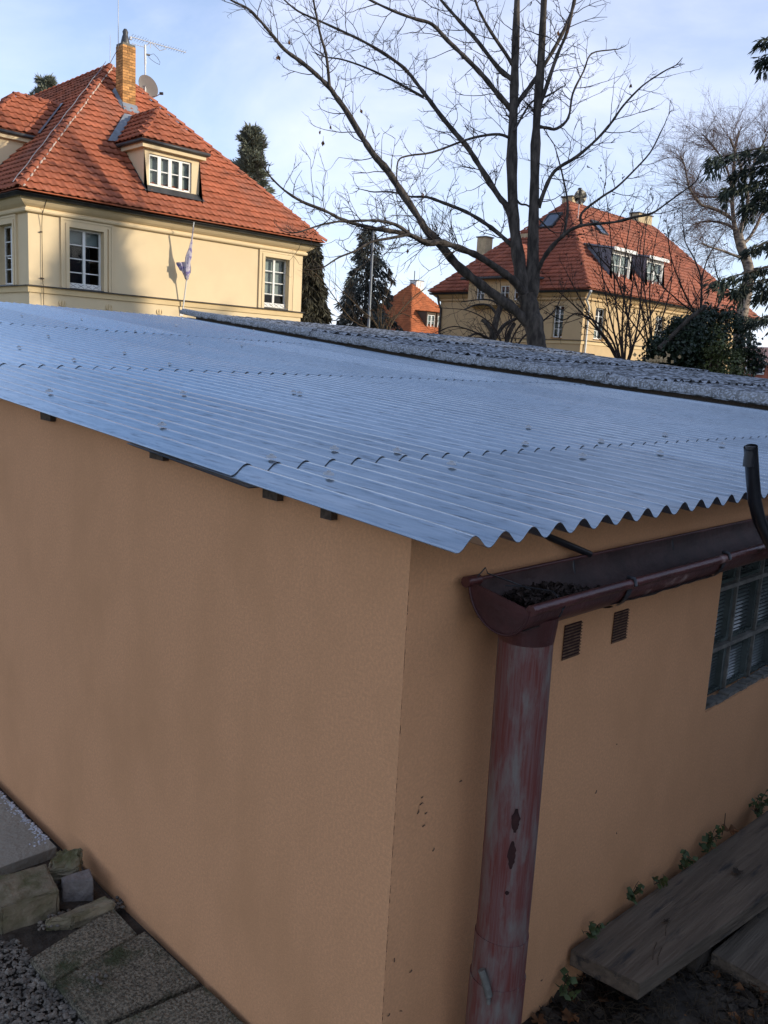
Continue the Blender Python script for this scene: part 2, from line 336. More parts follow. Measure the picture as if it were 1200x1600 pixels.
# small scraps stuck in the render
b = MB()
for px, py in ((658,1247),(656,1258),(664,1272),(652,1272),(660,1292),(616,1503),(628,1580),(606,1588),(930,1240),(964,1163),(845,1533),(640,1520),(963,1303),(718,1222),(676,1330)):
    p = hit(px, py, 1, -.002); a = random.uniform(0,3.1); L = random.uniform(.004,.011)
    b.tube([p, p+np.array([L*math.cos(a)*.6,-.002,L*.5]), p+np.array([L*math.cos(a),-.001,L*math.sin(a)])], .0011, 4)
b.build('scrap', MT['wood_dark'], garage, kind='stuff')
b = MB()                                        # chipped arris of the corner
for k in range(110):
    z = rng.uniform(.05,1.36); h = rng.uniform(.003,.016); w = rng.uniform(.0006,.0020); b.add([(.0004,-.0006,z),(w,-.0006,z+h*.3),(w*.7,-.0006,z+h),(.0004,-.0006,z+h*.8)], [(0,1,2,3)])
b.build('corner_chips', MT['rust'], garage, kind='stuff')

# ------------------------------------------------------------------ gutter (part of the garage)
GX0, GX1, GY, GZ, GR = .150, 5.0, -.108, 1.283, .076
def gut(x0, x1, rr, n=16, tilt=.013):
    "half-round trough, front rim a little lower"
    V = []; nx = 24
    for i in range(nx+1):
        x = x0+(x1-x0)*i/nx
        for j in range(n+1):
            th = math.pi*j/n; c, s = math.cos(th), math.sin(th)
            V.append((x, GY+rr*c, GZ-rr*s+tilt*c-.004*(x-x0)/4))
    return V, [(i*(n+1)+j, i*(n+1)+j+1, (i+1)*(n+1)+j+1, (i+1)*(n+1)+j) for i in range(nx) for j in range(n)]
b = MB(); V, Fs = gut(GX0, GX1, GR); b.add(V, Fs, True, 0)
V, Fs = gut(GX0+.002, GX1, GR-.003); b.add(V, [f[::-1] for f in Fs], True, 1)
gutter = b.build('gutter', [MT['gutter'], MT['gutter_in']], garage)
b = MB()                                     # rolled front bead
b.tube([(x, GY-GR-.004, GZ-.013-.004*(x-GX0)/4+.004*math.sin(x*5)*.3) for x in np.linspace(GX0-.001, GX1, 40)], .011, 10); b.build('bead', MT['gutter'], gutter)
b = MB(); b.tube([(GX0-.012, GY+GR+.002, GZ+.012),(GX0+.03, GY+GR+.002, GZ+.012)], .012, 10)
b.tube([(x, GY+GR+.001, GZ+.013-.004*(x-GX0)/4) for x in np.linspace(GX0+.03, GX1, 12)], .005, 8); b.build('back_rim', MT['gutter'], gutter)
b = MB(); n = 18
arc = [(GX0, GY+GR*math.cos(math.pi*j/n), GZ-GR*math.sin(math.pi*j/n)+.013*math.cos(math.pi*j/n)) for j in range(n+1)]
b.add(arc+[(x+.004,y,z) for x,y,z in arc], [tuple(range(n+1)), tuple(range(2*n+1,n,-1)), (0,n+1,2*n+1,n)])
b.tube([(x-.001,y,z) for x,y,z in arc], .0028, 6); b.build('end_cap', mat('end_cap_paint',(.06,.018,.017),.5,.25,14,bump=.1,spec=.4), gutter)
def strap(x):
    b = MB(); n = 18; V = []
    for dx in (-.011,.011):
        for j in range(n+1):
            th = math.pi*j/n; rr = GR+.004; V.append((x+dx, GY+rr*math.cos(th), GZ-rr*math.sin(th)+.013*math.cos(th)))
    b.add(V, [(j, j+1, n+2+j, n+1+j) for j in range(n)]); b.add([(p[0],p[1],p[2]-.002) for p in V], [(n+1+j, n+2+j, j+1, j) for j in range(n)])
    b.tube([(x, GY-GR-.017, GZ-.016),(x, GY-GR-.012, GZ-.001),(x, GY-GR+.006, GZ+.0)], .005, 6)
    b.tube([(x, GY+GR+.002, GZ+.012),(x, GY+GR-.006, GZ-.022)], .006, 6)
    b.build('gutter_bracket', MT['black'], gutter)
for x in (.53, 1.02, 1.9, 2.8, 3.7): strap(x)
b = MB(); b.tube([hit(818,822,1,0.02), hit(922,866,1,-.035)], .0085, 8); b.build('support_rod', MT['black'], gutter)
b = MB()
for pts in ([(.165,-.035,1.30),(.175,-.05,1.325),(.19,-.045,1.31),(.24,-.075,1.29),(.27,-.10,1.275)], [(.22,-.07,1.285),(.25,-.10,1.285),(.262,-.16,1.287),(.256,-.19,1.27),(.252,-.194,1.255)], [(.25,-.19,1.28),(.255,-.197,1.266),(.255,-.185,1.24)]):
    b.tube(pts, .0016, 5)
b.build('wire', MT['black'], gutter)
# downpipe
PX, PY, PR = .252, -.112, .0580
b = MB()
zs = np.linspace(-.05, 1.215, 60)
def pipe_xy(z): return PX+.003*math.sin(z*3), PY+.002*math.cos(z*4)
n = 40; V = []
for z in zs:
    cx, cy = pipe_xy(z)
    for j in range(n):
        th = 2*math.pi*j/n; rr = PR*(1+.006*math.sin(3*th+z*7)); V.append((cx+rr*math.cos(th), cy+rr*math.sin(th), z))
b.add(V, [(i*n+j, i*n+(j+1)%n, (i+1)*n+(j+1)%n, (i+1)*n+j) for i in range(len(zs)-1) for j in range(n)], True)
pipe = b.build('downpipe', MT['pipe'], garage)
def ring(z0, z1, r0, r1, name, mt, lip=0):
    b = MB(); V = []; n = 40
    L = [(z0, r0), (z0, r0+.0)] if False else [(z0-.0, PR*.98), (z0, r0), (z1, r1), (z1, PR*.98)]
    for z, rr in L:
        cx, cy = pipe_xy(z)
        for j in range(n):
            th = 2*math.pi*j/n; V.append((cx+rr*math.cos(th), cy+rr*math.sin(th), z+lip*math.sin(th*2+1)*.004))
    b.add(V, [(i*n+j, i*n+(j+1)%n, (i+1)*n+(j+1)%n, (i+1)*n+j) for i in range(3) for j in range(n)], False)
    return b.build(name, mt, pipe)
ring(-.05, .492, PR+.0022, PR+.0024, 'sleeve', MT['pipe'], 1)
ring(-.05, .385, PR+.0052, PR+.0052, 'lower_sleeve', MT['pipe'])
ring(1.175, 1.232, PR+.001, PR+.008, 'outlet', MT['gutter'])
tocam = np.array([CAM[0]-PX, CAM[1]-PY]); tocam /= np.linalg.norm(tocam); side = np.array([-tocam[1], tocam[0]])
def pipe_pt(u, z, off):                      # u: sideways on the face turned to the yard
    a = math.asin(max(-.95, min(.95, u/PR))); cx, cy = pipe_xy(z); d = tocam*math.cos(a)+side*math.sin(a)
    return (cx+d[0]*(PR+off), cy+d[1]*(PR+off), z)
def blotch(name, u0, z0, z1, w, mt, off=.0012, seed=1):
    rr = random.Random(seed); n = 12; L = []; Rr = []
    for i in range(n+1):
        t = i/n; z = z0+(z1-z0)*t; ww = w*math.sin(math.pi*min(max(t,.04),.96))**.6
        L.append(pipe_pt(u0-ww*rr.uniform(.75,1.15), z, off)); Rr.append(pipe_pt(u0+ww*rr.uniform(.75,1.15), z, off))
    mid = [pipe_pt(u0, z0+(z1-z0)*i/n, off+.0006) for i in range(n+1)]
    b = MB(); b.add(L+mid+Rr, [(i, i+1, n+2+i, n+1+i) for i in range(n)]+[(n+1+i, n+2+i, 2*n+3+i, 2*n+2+i) for i in range(n)], True); b.build(name, mt, pipe)
blotch('rust_hole', .008, .765, .820, .0088, MT['rust'], seed=2)
blotch('rust_hole', .006, .680, .745, .0085, MT['rust'], seed=3)
blotch('rust_hole', .003, .618, .628, .005, MT['rust'], seed=4)
b = MB(); p0 = np.array(pipe_pt(.0-.012,.375,.012)); p1 = np.array(pipe_pt(-.030,.43,.012)); b.tube([p0,(p0+p1)/2+np.array([0,0,.004]),p1], .0085, 8); b.tube([p0+np.array([0,0,-.004]),p0+np.array([0,0,-.018])], .005, 6); b.build('clip_bolt', MT['mortar'], pipe)
# bent black pipe standing in front of the gutter
pts = [hit(1173,698,1,-.24), hit(1176,745,1,-.24), hit(1179,782,1,-.24), hit(1186,812,1,-.235), hit(1200,842,1,-.23), hit(1222,880,1,-.225), hit(1250,925,1,-.22), hit(1275,1010,1,-.22), hit(1262,1200,1,-.22)]
P_ = [np.array(p) for p in pts]; P_.append(np.array([P_[-1][0]+.02, -.22, -.1]))
dep = .0105*np.linalg.norm(P_[0]-CAM)/2.4
b = MB(); b.tube(P_, .0168, 14, cap=False); b.tube([P_[0]+np.array([0,0,.001]), P_[0]-np.array([0,0,.05])], [.0135,.0135], 14)
b.build('bent_pipe', MT['black'], label='bent black metal pipe standing upright in front of the gutter', cat='pipe')
# rotting leaf litter in the gutter
b = MB(); Q = []
for k in range(1500):
    x = GX0+.075+abs(rng.normal(0,.13)); y = GY+rng.uniform(-.055,.05)
    if x > .60: continue
    h = .024*math.exp(-((x-.33)/.16)**2)*(1-abs(y-GY)/.09)
    c = np.array([x, y, GZ-.058+h+rng.uniform(0,.034)*math.exp(-((x-.3)/.2)**2)])
    a = rng.normal(size=3); a /= np.linalg.norm(a); q = np.cross(a, rng.normal(size=3)); q /= np.linalg.norm(q); L, w = rng.uniform(.003,.010), rng.uniform(.001,.004)
    Q.append([c-a*L-q*w, c+a*L-q*w, c+a*L+q*w, c-a*L+q*w])
b.quads(np.array(Q)); V = []
for i in range(25):
    for j in range(7):
        x = GX0+.01+.85*i/24; y = GY-.06+.12*j/6; V.append((x,y,GZ-.068+.03*math.exp(-((x-.36)/.16)**2)*(1-(abs(j-3)/4)**2)+.004*random.random()))
b.add(V, [(i*7+j, i*7+j+1, (i+1)*7+j+1, (i+1)*7+j) for i in range(24) for j in range(6)], True)
b.build('leaf_litter', mat('gutter_litter', (.045,.03,.024), .95, .5, 60), kind='stuff', label='dark rotting leaf litter lying in the gutter end', cat='litter')

# ------------------------------------------------------------------ neighbouring garage roof of old cement sheets
old = thing('old_garage', 'low garage behind the orange one under mossy frost-covered cement sheets', 'garage', (0,0,0))
OP, OA = .177, .024
def zold(y): return zroof(y)+.068
wb = MB(); wb.box((5.16,.05,-.3),(5.30,GL-.1,1.38)); wb.box((5.3,.05,-.3),(11.0,.2,1.40)); wb.box((10.85,.2,-.3),(11.0,GL-.1,1.40)); wb.box((5.3,GL-.3,-.3),(10.85,GL-.1,1.9)); wb.build('wall', MT['mortar'], old)
b = MB(); V = []
for i in range(31):
    y = -.1+(GL)*i/30; V += [(5.162,y,zroof(y)-.06),(5.162,y,zold(y)-.01),(5.192,y,zold(y)-.01),(5.192,y,zroof(y)-.06)]
b.add(V, [(i*4+j, i*4+(j+1)%4, i*4+4+(j+1)%4, i*4+4+j) for i in range(30) for j in range(4)])
b.build('gap_shade_board', MT['wood_dark'], old)  # dark board standing in for the shaded gap under the edge pieces
orow = [(-.2, 2.62, 5), (2.5, 4.75, 5), (4.62, 6.7, 6), (6.55, GL+.02, 6)]
ow = OP*5
for y0, y1, ny in orow:
    for i in range(7):
        xa = 5.10+ow*.97*i; j = random.uniform(-.05,.05)
        if xa > 11: break
        corr(xa, min(xa+ow+.05, 11.1), y0+j, y1, .016+random.uniform(0,.012)+.002*(i%2), .002*(i%2), zold, OP, OA, ny, .007, ph=random.uniform(-.2,.2)).build('cement_sheet', [MT['oldsheet'], MT['dark']], old)
for y0, y1 in ((-.2,.9),(.85,2.78),(2.68,4.7),(4.6,6.55),(6.45,GL+.15)):          # half-round edge pieces, each lapping the next
    n, ny = 12, 8; V = []
    for k in range(ny+1):
        t = k/ny; y = y0+(y1-y0)*t; r_ = .082-.013*t
        for j in range(n+1):
            th = math.pi*(-.06+1.16*j/n); V.append((5.150-r_*math.cos(math.pi-th), y, zold(y)-.004+.02*(1-t)*.5+r_*math.sin(th)*.72+.004*math.sin(y*7)))
    b = MB(); Fs = [(k*(n+1)+j, k*(n+1)+j+1, (k+1)*(n+1)+j+1, (k+1)*(n+1)+j) for k in range(ny) for j in range(n)]
    b.add(V, Fs, True); V2 = [(5.155+(x-5.155)*.88, y, z-.010) for x,y,z in V]; b.add(V2, [f[::-1] for f in Fs], True, 1)
    nv = len(V); b.add(V+V2, [(j, nv+j, nv+j+1, j+1) for j in range(n)], False, 1); b.build('edge_roll', [MT['oldroll'], MT['oldsheet']], old)
def clump(b, c, r, m=0, fl=.6, sub=1, jit=.3):
    bm_ = ICO[sub]; k = len(b.v); sc_ = r*(1+rng.uniform(-jit, jit, len(bm_[0])))[:,None]
    V = bm_[0]*sc_*np.array([1,1,fl])+np.array(c); b.add(V, bm_[1], True, m)
ICO = {}
for k in (1,2):
    q = bmesh.new(); bmesh.ops.create_icosphere(q, subdivisions=k, radius=1); q.verts.ensure_lookup_table()
    ICO[k] = (np.array([v.co[:] for v in q.verts]), [[v.index for v in f.verts] for f in q.faces]); q.free()
b = MB()
for k in range(900):
    if k < 420: y = GL-abs(rng.normal(0,.35)); x = 5.6+rng.random()*5.4
    elif k < 640: x = 11.0-abs(rng.normal(0,.35)); y = rng.uniform(1.5, GL)
    else: x = rng.uniform(5.4,11); y = rng.choice([2.55,4.68,6.62])+rng.normal(0,.10)+(rng.uniform(-1.5,1.5) if rng.random()<.45 else 0)
    clump(b, (x,y,zold(y)+.004+OA*.3), rng.uniform(.008,.024), 0, .55)
b.build('moss', MT['moss'], old, kind='stuff')
b = MB()
for k in range(2600):
    x = rng.uniform(5.25,11); y = rng.uniform(.2,GL-.1); xs = round(x/OP)*OP+OP*.25
    clump(b, (xs+rng.normal(0,.03),y,zold(y)+OA*.7), rng.uniform(.004,.013), 0, .3)
b.build('frost_crust', MT['frost'], old, kind='stuff')

# ------------------------------------------------------------------ villas
def wall_holes(mb, fr, u0, u1, v0, v1, holes, depth=.16):
    us = sorted({u0,u1,*[h[0] for h in holes],*[h[1] for h in holes]}); vv = sorted({v0,v1,*[h[2] for h in holes],*[h[3] for h in holes]})
    for a, c in zip(us, us[1:]):
        for d, e in zip(vv, vv[1:]):
            mu, mv = (a+c)/2, (d+e)/2
            if any(h[0] < mu < h[1] and h[2] < mv < h[3] for h in holes): continue
            mb.add([fr(a,d,0),fr(c,d,0),fr(c,e,0),fr(a,e,0)], [(0,1,2,3)])
    for a, c, d, e in holes:
        for P, Q in (((a,d),(a,e)),((a,e),(c,e)),((c,e),(c,d)),((c,d),(a,d))):
            mb.add([fr(*P,0),fr(*Q,0),fr(*Q,-depth),fr(*P,-depth)], [(0,1,2,3)])
def window(parent, fr, u0, u1, v0, v1, cols=2, rows=4, dep=.13, blind=None, sill='zinc', mull=.075, name='window'):
    b = MB(); w0, w1 = -dep-.05, -dep; e = .055
    b.fbox(fr,(u0,v0,w0),(u0+e,v1,w1)); b.fbox(fr,(u1-e,v0,w0),(u1,v1,w1)); b.fbox(fr,(u0+e,v0,w0),(u1-e,v0+e*1.1,w1)); b.fbox(fr,(u0+e,v1-e,w0),(u1-e,v1,w1))
    iu0, iu1, iv0, iv1 = u0+e, u1-e, v0+e*1.1, v1-e; cw = (iu1-iu0-mull*(cols-1))/cols
    fo = b.build('window_frame' if name == 'pane_frame' else name, MT['white'], parent)
    for c in range(cols):
        cu = iu0+c*(cw+mull)
        if c: q = MB(); q.fbox(fr,(cu-mull,iv0,w0),(cu,iv1,w1+.012)); q.build('mullion', MT['white'], fo)
        rh = (iv1-iv0)/rows
        for r in range(rows):
            if r: q = MB(); q.fbox(fr,(cu,iv0+r*rh-.014,w0+.005),(cu+cw,iv0+r*rh+.014,w1-.004)); q.build('glazing_bar', MT['white'], fo)
            q = MB(); q.add([fr(cu,iv0+r*rh,w1-.022),fr(cu+cw,iv0+r*rh,w1-.022),fr(cu+cw,iv0+(r+1)*rh,w1-.022),fr(cu,iv0+(r+1)*rh,w1-.022)], [(0,1,2,3)]); q.build('pane', MT['glass'], fo)
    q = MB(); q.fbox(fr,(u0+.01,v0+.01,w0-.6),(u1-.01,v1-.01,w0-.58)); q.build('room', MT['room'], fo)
    if blind:
        for (ba, bb) in blind:
            q = MB(); q.fbox(fr,(u0+.02,v0+(v1-v0)*ba,w0-.10),(u1-.02,v0+(v1-v0)*bb,w0-.09)); q.build('blind', MT['blind'], fo)
    if sill: q = MB(); q.fbox(fr,(u0-.03,v0-.035,-dep),(u1+.03,v0-.002,.05)); q.build('sill', MT[sill], fo)
    return fo
def sweep_rect(b, prof, x0, y0, x1, y1, smooth=False, m=0, closed=False):
    "profile [(out, z)] carried round the rectangle with mitred corners"
    n = len(prof); V = []
    for cx, cy, sx_, sy_ in ((x0,y0,-1,-1),(x1,y0,1,-1),(x1,y1,1,1),(x0,y1,-1,1)):
        V += [(cx+sx_*o, cy+sy_*o, z) for o, z in prof]
    Fs = [(k*n+j, ((k+1)%4)*n+j, ((k+1)%4)*n+(j+1)%n, k*n+(j+1)%n) for k in range(4) for j in range(n if closed else n-1)]
    b.add(V, Fs, smooth, m)
TW, TC = .225, .285
prof = [(0,.004),(.07,.0),(.115,.006),(.145,.030),(.175,.034),(.205,.022),(.225,.004)]
def tile_geo():
    V = [(u,-.0,n+.052) for u,n in prof]+[(u,TC*1.14,n+.002) for u,n in prof]+[(u,.004,n+.034) for u,n in prof]
    k = len(prof); return np.array(V), [(j,j+1,k+j+1,k+j) for j in range(k-1)]+[(2*k+j,2*k+j+1,j+1,j) for j in range(k-1)]
TV, TF = tile_geo()
tile_me = {}
def tiles(parent, P0, u, v, n, L, inset, S, mt, single=0, keep=None, name='roof_tile', jit=.014):
    "courses of pantiles on a roof face; the single nearest ones are parts, the rest one mesh"
    P0, u, v, n = [np.array(q, float) for q in (P0,u,v,n)]; Rm = np.array([u,v,n]).T; spots = []
    for r in range(int(S/TC)+1):
        s0 = r*TC; a, c = inset(s0+TC*.5)
        k0 = math.floor(a/TW); k1 = math.ceil(c/TW)
        for k in range(k0, k1):
            um = (k+.5)*TW
            if um < a-.02 or um > c+.02: continue
            p = P0+u*(k*TW)+v*s0
            if keep and not keep(p+u*TW/2+v*TC/2): continue
            spots.append(p+n*rng.uniform(0,jit)+u*rng.uniform(-.003,.003))
    spots.sort(key=lambda p: np.linalg.norm(p-CAM))
    key = (mt, tuple(np.round(u,2)), tuple(np.round(v,2)))
    if key not in tile_me:
        b = MB(); b.add(TV@Rm.T, TF, True); tile_me[key] = b.data(name, MT[mt])
    for p in spots[:single]: link(name, tile_me[key], parent, p)
    if spots[single:]:
        b = MB(); base = TV@Rm.T
        k = len(TV); allv = (base[None]+np.array(spots[single:])[:,None]).reshape(-1,3); b.v = list(map(tuple, allv.tolist()))
        ns = len(spots)-single; b.f = [[i+j*k for i in f] for j in range(ns) for f in TF]; b.sm = [True]*len(b.f); b.mi = [0]*len(b.f)
        b.build(name+'s', MT[mt], parent, kind='stuff')
def caps(parent, A, B, mt, r=.105, step=.36, name='hip_tile'):
    A, B = np.array(A,float), np.array(B,float); L = np.linalg.norm(B-A); d = (B-A)/L; n = max(1,int(L/step)); sd_ = np.cross(d,[0,0,1.]); sd_ /= np.linalg.norm(sd_); up = np.cross(sd_,d)
    k = 8; V = []
    for t, rr, lf in ((0,r,.03),(step*1.12,r*.84,.0)):
        for j in range(k+1):
            th = math.pi*j/k; V.append(d*t+sd_*math.cos(th)*rr+up*(math.sin(th)*rr*.8+lf-.02))
    for j in range(k+1):
        th = math.pi*j/k; V.append(sd_*math.cos(th)*r*.85+up*(math.sin(th)*r*.66+.03-.02))
    b = MB(); b.add(V, [(j,j+1,k+1+j+1,k+1+j) for j in range(k)]+[(2*k+2+j,2*k+3+j,j+1,j) for j in range(k)], True); me = b.data(name, MT[mt])
    for i in range(n): link(name, me, parent, A+d*step*i*(L/(n*step)))
def hip_roof(parent, x0, y0, x1, y1, z, mt, along, single, keepF=None, keepL=None, rise=1.0):
    "45 degree hip roof over eave rectangle; tiles on the two faces towards the camera"
    h = min(x1-x0, y1-y0)/2; s2 = math.sqrt(.5)
    if along == 'y': A = (x0+h,y0+h,z+h); B = (x0+h,y1-h,z+h)
    else: A = (x0+h,y0+h,z+h); B = (x1-h,y0+h,z+h)
    c = [(x0,y0,z),(x1,y0,z),(x1,y1,z),(x0,y1,z)]
    b = MB(); dz = .0
    V = c+[A,B]
    if along == 'y': Fs = [(0,1,4),(1,2,5,4),(2,3,5),(3,0,4,5)]
    else: Fs = [(0,1,5,4),(1,2,5),(2,3,4,5),(3,0,4)]
    b.add(V, Fs+[(0,3,2,1)]); rf = b.build('roof', MT[mt], parent)
    sl = h/s2
    def insF(s): q = s*s2; return (q, (x1-x0)-q)
    def insL(s): q = s*s2; return (q, (y1-y0)-q)
    tiles(rf, (x0,y0,z+.012), (1,0,0), (0,s2,s2), (0,-s2,s2), x1-x0, insF, sl, mt, single, keepF)
    tiles(rf, (x0,y1,z+.012), (0,-1,0), (s2,0,s2), (-s2,0,s2), y1-y0, insL, sl, mt, single//4, keepL)
    for P, Q in ((c[0],A),(c[1],A if along=='y' else B),(A,B),(c[3],B if along=='y' else A)): caps(rf, np.array(P)+np.array([0,0,.03]), np.array(Q)+np.array([0,0,.03]), mt)
    return rf, A, B
def villa(parent, x0, y0, x1, y1, holesF, holesL, st, ze=5.33):
    frF = lambda u,v,w: (u, y0-w, v)
    frL = lambda u,v,w: (x0-w, -u, v)            # u = -y
    b = MB(); wall_holes(b, frF, x0, x1, -.3, ze-.2, holesF); wall_holes(b, frL, -y1, -y0, -.3, ze-.2, [(-h[1],-h[0],h[2],h[3]) for h in holesL])
    b.add([(x1,y0,-.3),(x1,y1,-.3),(x1,y1,ze-.2),(x1,y0,ze-.2)],[(0,1,2,3)]); b.add([(x1,y1,-.3),(x0,y1,-.3),(x0,y1,ze-.2),(x1,y1,ze-.2)],[(0,1,2,3)])
    b.build('wall', MT[st], parent)
    b = MB(); sweep_rect(b, [(0,5.005),(.075,5.01),(.105,5.03),(.118,5.065),(.105,5.10),(.075,5.12),(.075,5.135),(.13,5.16),(.20,5.205),(.27,5.265),(.32,5.325),(.33,5.36),(.0,5.37)], x0, y0, x1, y1, False); b.build('cornice', MT[st], parent)
    b = MB(); sweep_rect(b, [(.34,5.40),(.345,5.36),(.375,5.33),(.42,5.325),(.455,5.35),(.468,5.40),(.485,5.405),(.47,5.42),(.455,5.41),(.445,5.365),(.41,5.345),(.37,5.35),(.36,5.40)], x0, y0, x1, y1, True, closed=True); b.build('gutter', MT['zinc'], parent)
    b = MB(); sweep_rect(b, [(.0,2.995),(.045,3.0),(.05,3.14),(.085,3.15),(.085,3.165),(.0,3.165)], x0, y0, x1, y1); b.build('string_course', MT['stucco2'], parent)
    b = MB(); sweep_rect(b, [(.003,3.168),(.10,3.160),(.105,3.150),(.11,3.172),(.003,3.19)], x0, y0, x1, y1); b.build('ledge_flashing', MT['zinc'], parent)
    return frF, frL
def surround(parent, fr, u0, u1, v0, v1, o0, o1, st, top=5.0, bot=3.19):
    "two-step raised panel round a window, down to the ledge"
    b = MB()
    def rim(a0, a1, c1, w_in, w):
        b.fbox(fr,(a0,bot,0),(a0+w_in,c1,w)); b.fbox(fr,(a1-w_in,bot,0),(a1,c1,w)); b.fbox(fr,(a0+w_in,c1-w_in,0),(a1-w_in,c1,w))
    wl = u0-o0; rim(o0, o1, top, .055, .055); rim(o0+.058, o1-.058, top-.058, wl-.058-.10, .04); rim(u0-.098, u1+.098, v1+.098, .096, .062)
    return b.build('window_surround', MT[st], parent)
def dormer(parent, fr, ua, ub, mt, st, d0=.70, zb=6.15, ze=7.42, zroof_=5.45, cols=4, rows=2, single=True, near=-1, simple=False):
    """dormer in a roof frame fr(u along the eave, d inwards, z); its roof is a small hip. near: which cheek turns to the camera (-1: u=ua)"""
    b = MB(); F = lambda u,v,w: fr(u, d0-w, v)
    wu0, wu1, wv0, wv1 = ua+.16, ub-.26, zb+.14, ze-.27
    wall_holes(b, F, ua, ub, zb-.25, ze-.12, [(wu0,wu1,wv0,wv1)], .10)
    dtop = ze-.12-zroof_
    for u in (ua, ub): b.add([fr(u,d0,zb-.25),fr(u,d0,ze-.12),fr(u,dtop,ze-.12),fr(u,d0-.25,zb-.25)], [(0,1,2,3)])
    dm = b.build('dormer', MT[st], parent)
    b = MB(); b.add([fr(ua-.13,d0-.16,ze-.16),fr(ub+.13,d0-.16,ze-.16),fr(ub+.13,d0-.16,ze-.02),fr(ua-.13,d0-.16,ze-.02)],[(0,1,2,3)])
    for u, s in ((ua-.13,1),(ub+.13,-1)): b.add([fr(u,d0-.16,ze-.16),fr(u,d0-.16,ze-.02),fr(u,dtop+.14,ze-.02),fr(u,dtop+.1,ze-.16)],[(0,1,2,3)])
    b.add([fr(ua-.13,d0-.16,ze-.16),fr(ub+.13,d0-.16,ze-.16),fr(ub+.13,dtop,ze-.16),fr(ua-.13,dtop,ze-.16)],[(3,2,1,0)]); b.build('dormer_cornice', MT[st], dm)
    b = MB(); zt = ze+.0
    pts = [fr(ua-.19,dtop+.12,zt),fr(ua-.19,d0-.22,zt),fr(ub+.19,d0-.22,zt),fr(ub+.19,dtop+.12,zt)]
    b.tube(pts, .055, 8, smooth=True); b.build('dormer_gutter', MT['zinc'], dm)
    # roof
    eu0, eu1, ed = ua-.20, ub+.20, d0-.22; h = (eu1-eu0)/2; zr = ze+.04; dr = zr+h-zroof_
    A, B = (eu0+h, ed+h, zr+h), (eu0+h, dr+.05, zr+h); de = zr-zroof_+.02
    b = MB(); b.add([fr(eu0,ed,zr),fr(eu1,ed,zr),fr(*A),fr(*B),fr(eu0,de,zr),fr(eu1,de,zr)], [(0,1,2),(0,2,3,4),(1,5,3,2)]); b.build('dormer_roof', MT[mt], dm)
    s2 = math.sqrt(.5); o = np.array(fr(0,0,0)); U = np.array(fr(1,0,0))-o; D = np.array(fr(0,1,0))-o; Z = np.array([0,0,1.])
    tiles(dm, np.array(fr(eu0,ed,zr+.01)), U, (D+Z)*s2, (Z-D)*s2, 2*h, lambda s: (s*s2, 2*h-s*s2), h/s2, mt, 60 if single else 0)
    # cheek side slopes: along D, valley against the main roof
    Lc = de-ed
    if near < 0: tiles(dm, np.array(fr(eu0,de,zr+.01)), -D, (U+Z)*s2, (Z-U)*s2, Lc, lambda s: (-s*s2, Lc-s*s2), h/s2, mt, 60 if single else 0)
    else: tiles(dm, np.array(fr(eu1,ed,zr+.01)), D, (-U+Z)*s2, (Z+U)*s2, Lc, lambda s: (s*s2, Lc+s*s2), h/s2, mt, 60 if single else 0)
    z3 = np.array([0,0,.03])
    for P, Q in (((eu0,ed,zr),A),((eu1,ed,zr),A),(A,B)): caps(dm, np.array(fr(*P))+z3, np.array(fr(*Q))+z3, mt, .095, .33)
    # lead valley and black skirting along the cheek
    for u, s in ((eu0,1),(eu1,-1)):
        b = MB(); w = .26
        b.add([fr(u-s*w,de-.10,zr+.06),fr(u+s*.04,de-.06,zr+.10),fr(u+s*(h+.02),dr-.04,zr+h+.12),fr(u+s*(h-w),dr-.08,zr+h+.10)],[(0,1,2,3)] if s > 0 else [(3,2,1,0)]); b.build('valley', MT['lead'], dm)
    for u, s in ((ua,-1),(ub,1)):
        b = MB(); b.add([fr(u+s*.09,d0-.05,zb-.0),fr(u+s*.01,d0-.05,zb+.09),fr(u+s*.01,dtop,ze-.05),fr(u+s*.09,dtop,ze-.10)],[(0,1,2,3)]); b.build('flashing', MT['black'], dm)
    b = MB(); b.add([fr(ua-.04,d0-.02,zb+.13),fr(ub+.06,d0-.02,zb+.13),fr(ub+.09,d0-.20,zb-.06),fr(ua-.07,d0-.20,zb-.06)],[(3,2,1,0)]); b.build('apron', MT['zinc'], dm)
    fo = window(dm, F, wu0, wu1, wv0, wv1, cols, rows, .05, [(.02,.98)], None, .11, 'window_frame')
    # window() hangs its pieces a level lower: lift them to the dormer
    for o_ in [q for q in bpy.data.objects if q.parent == fo]: o_.parent = dm
    return dm
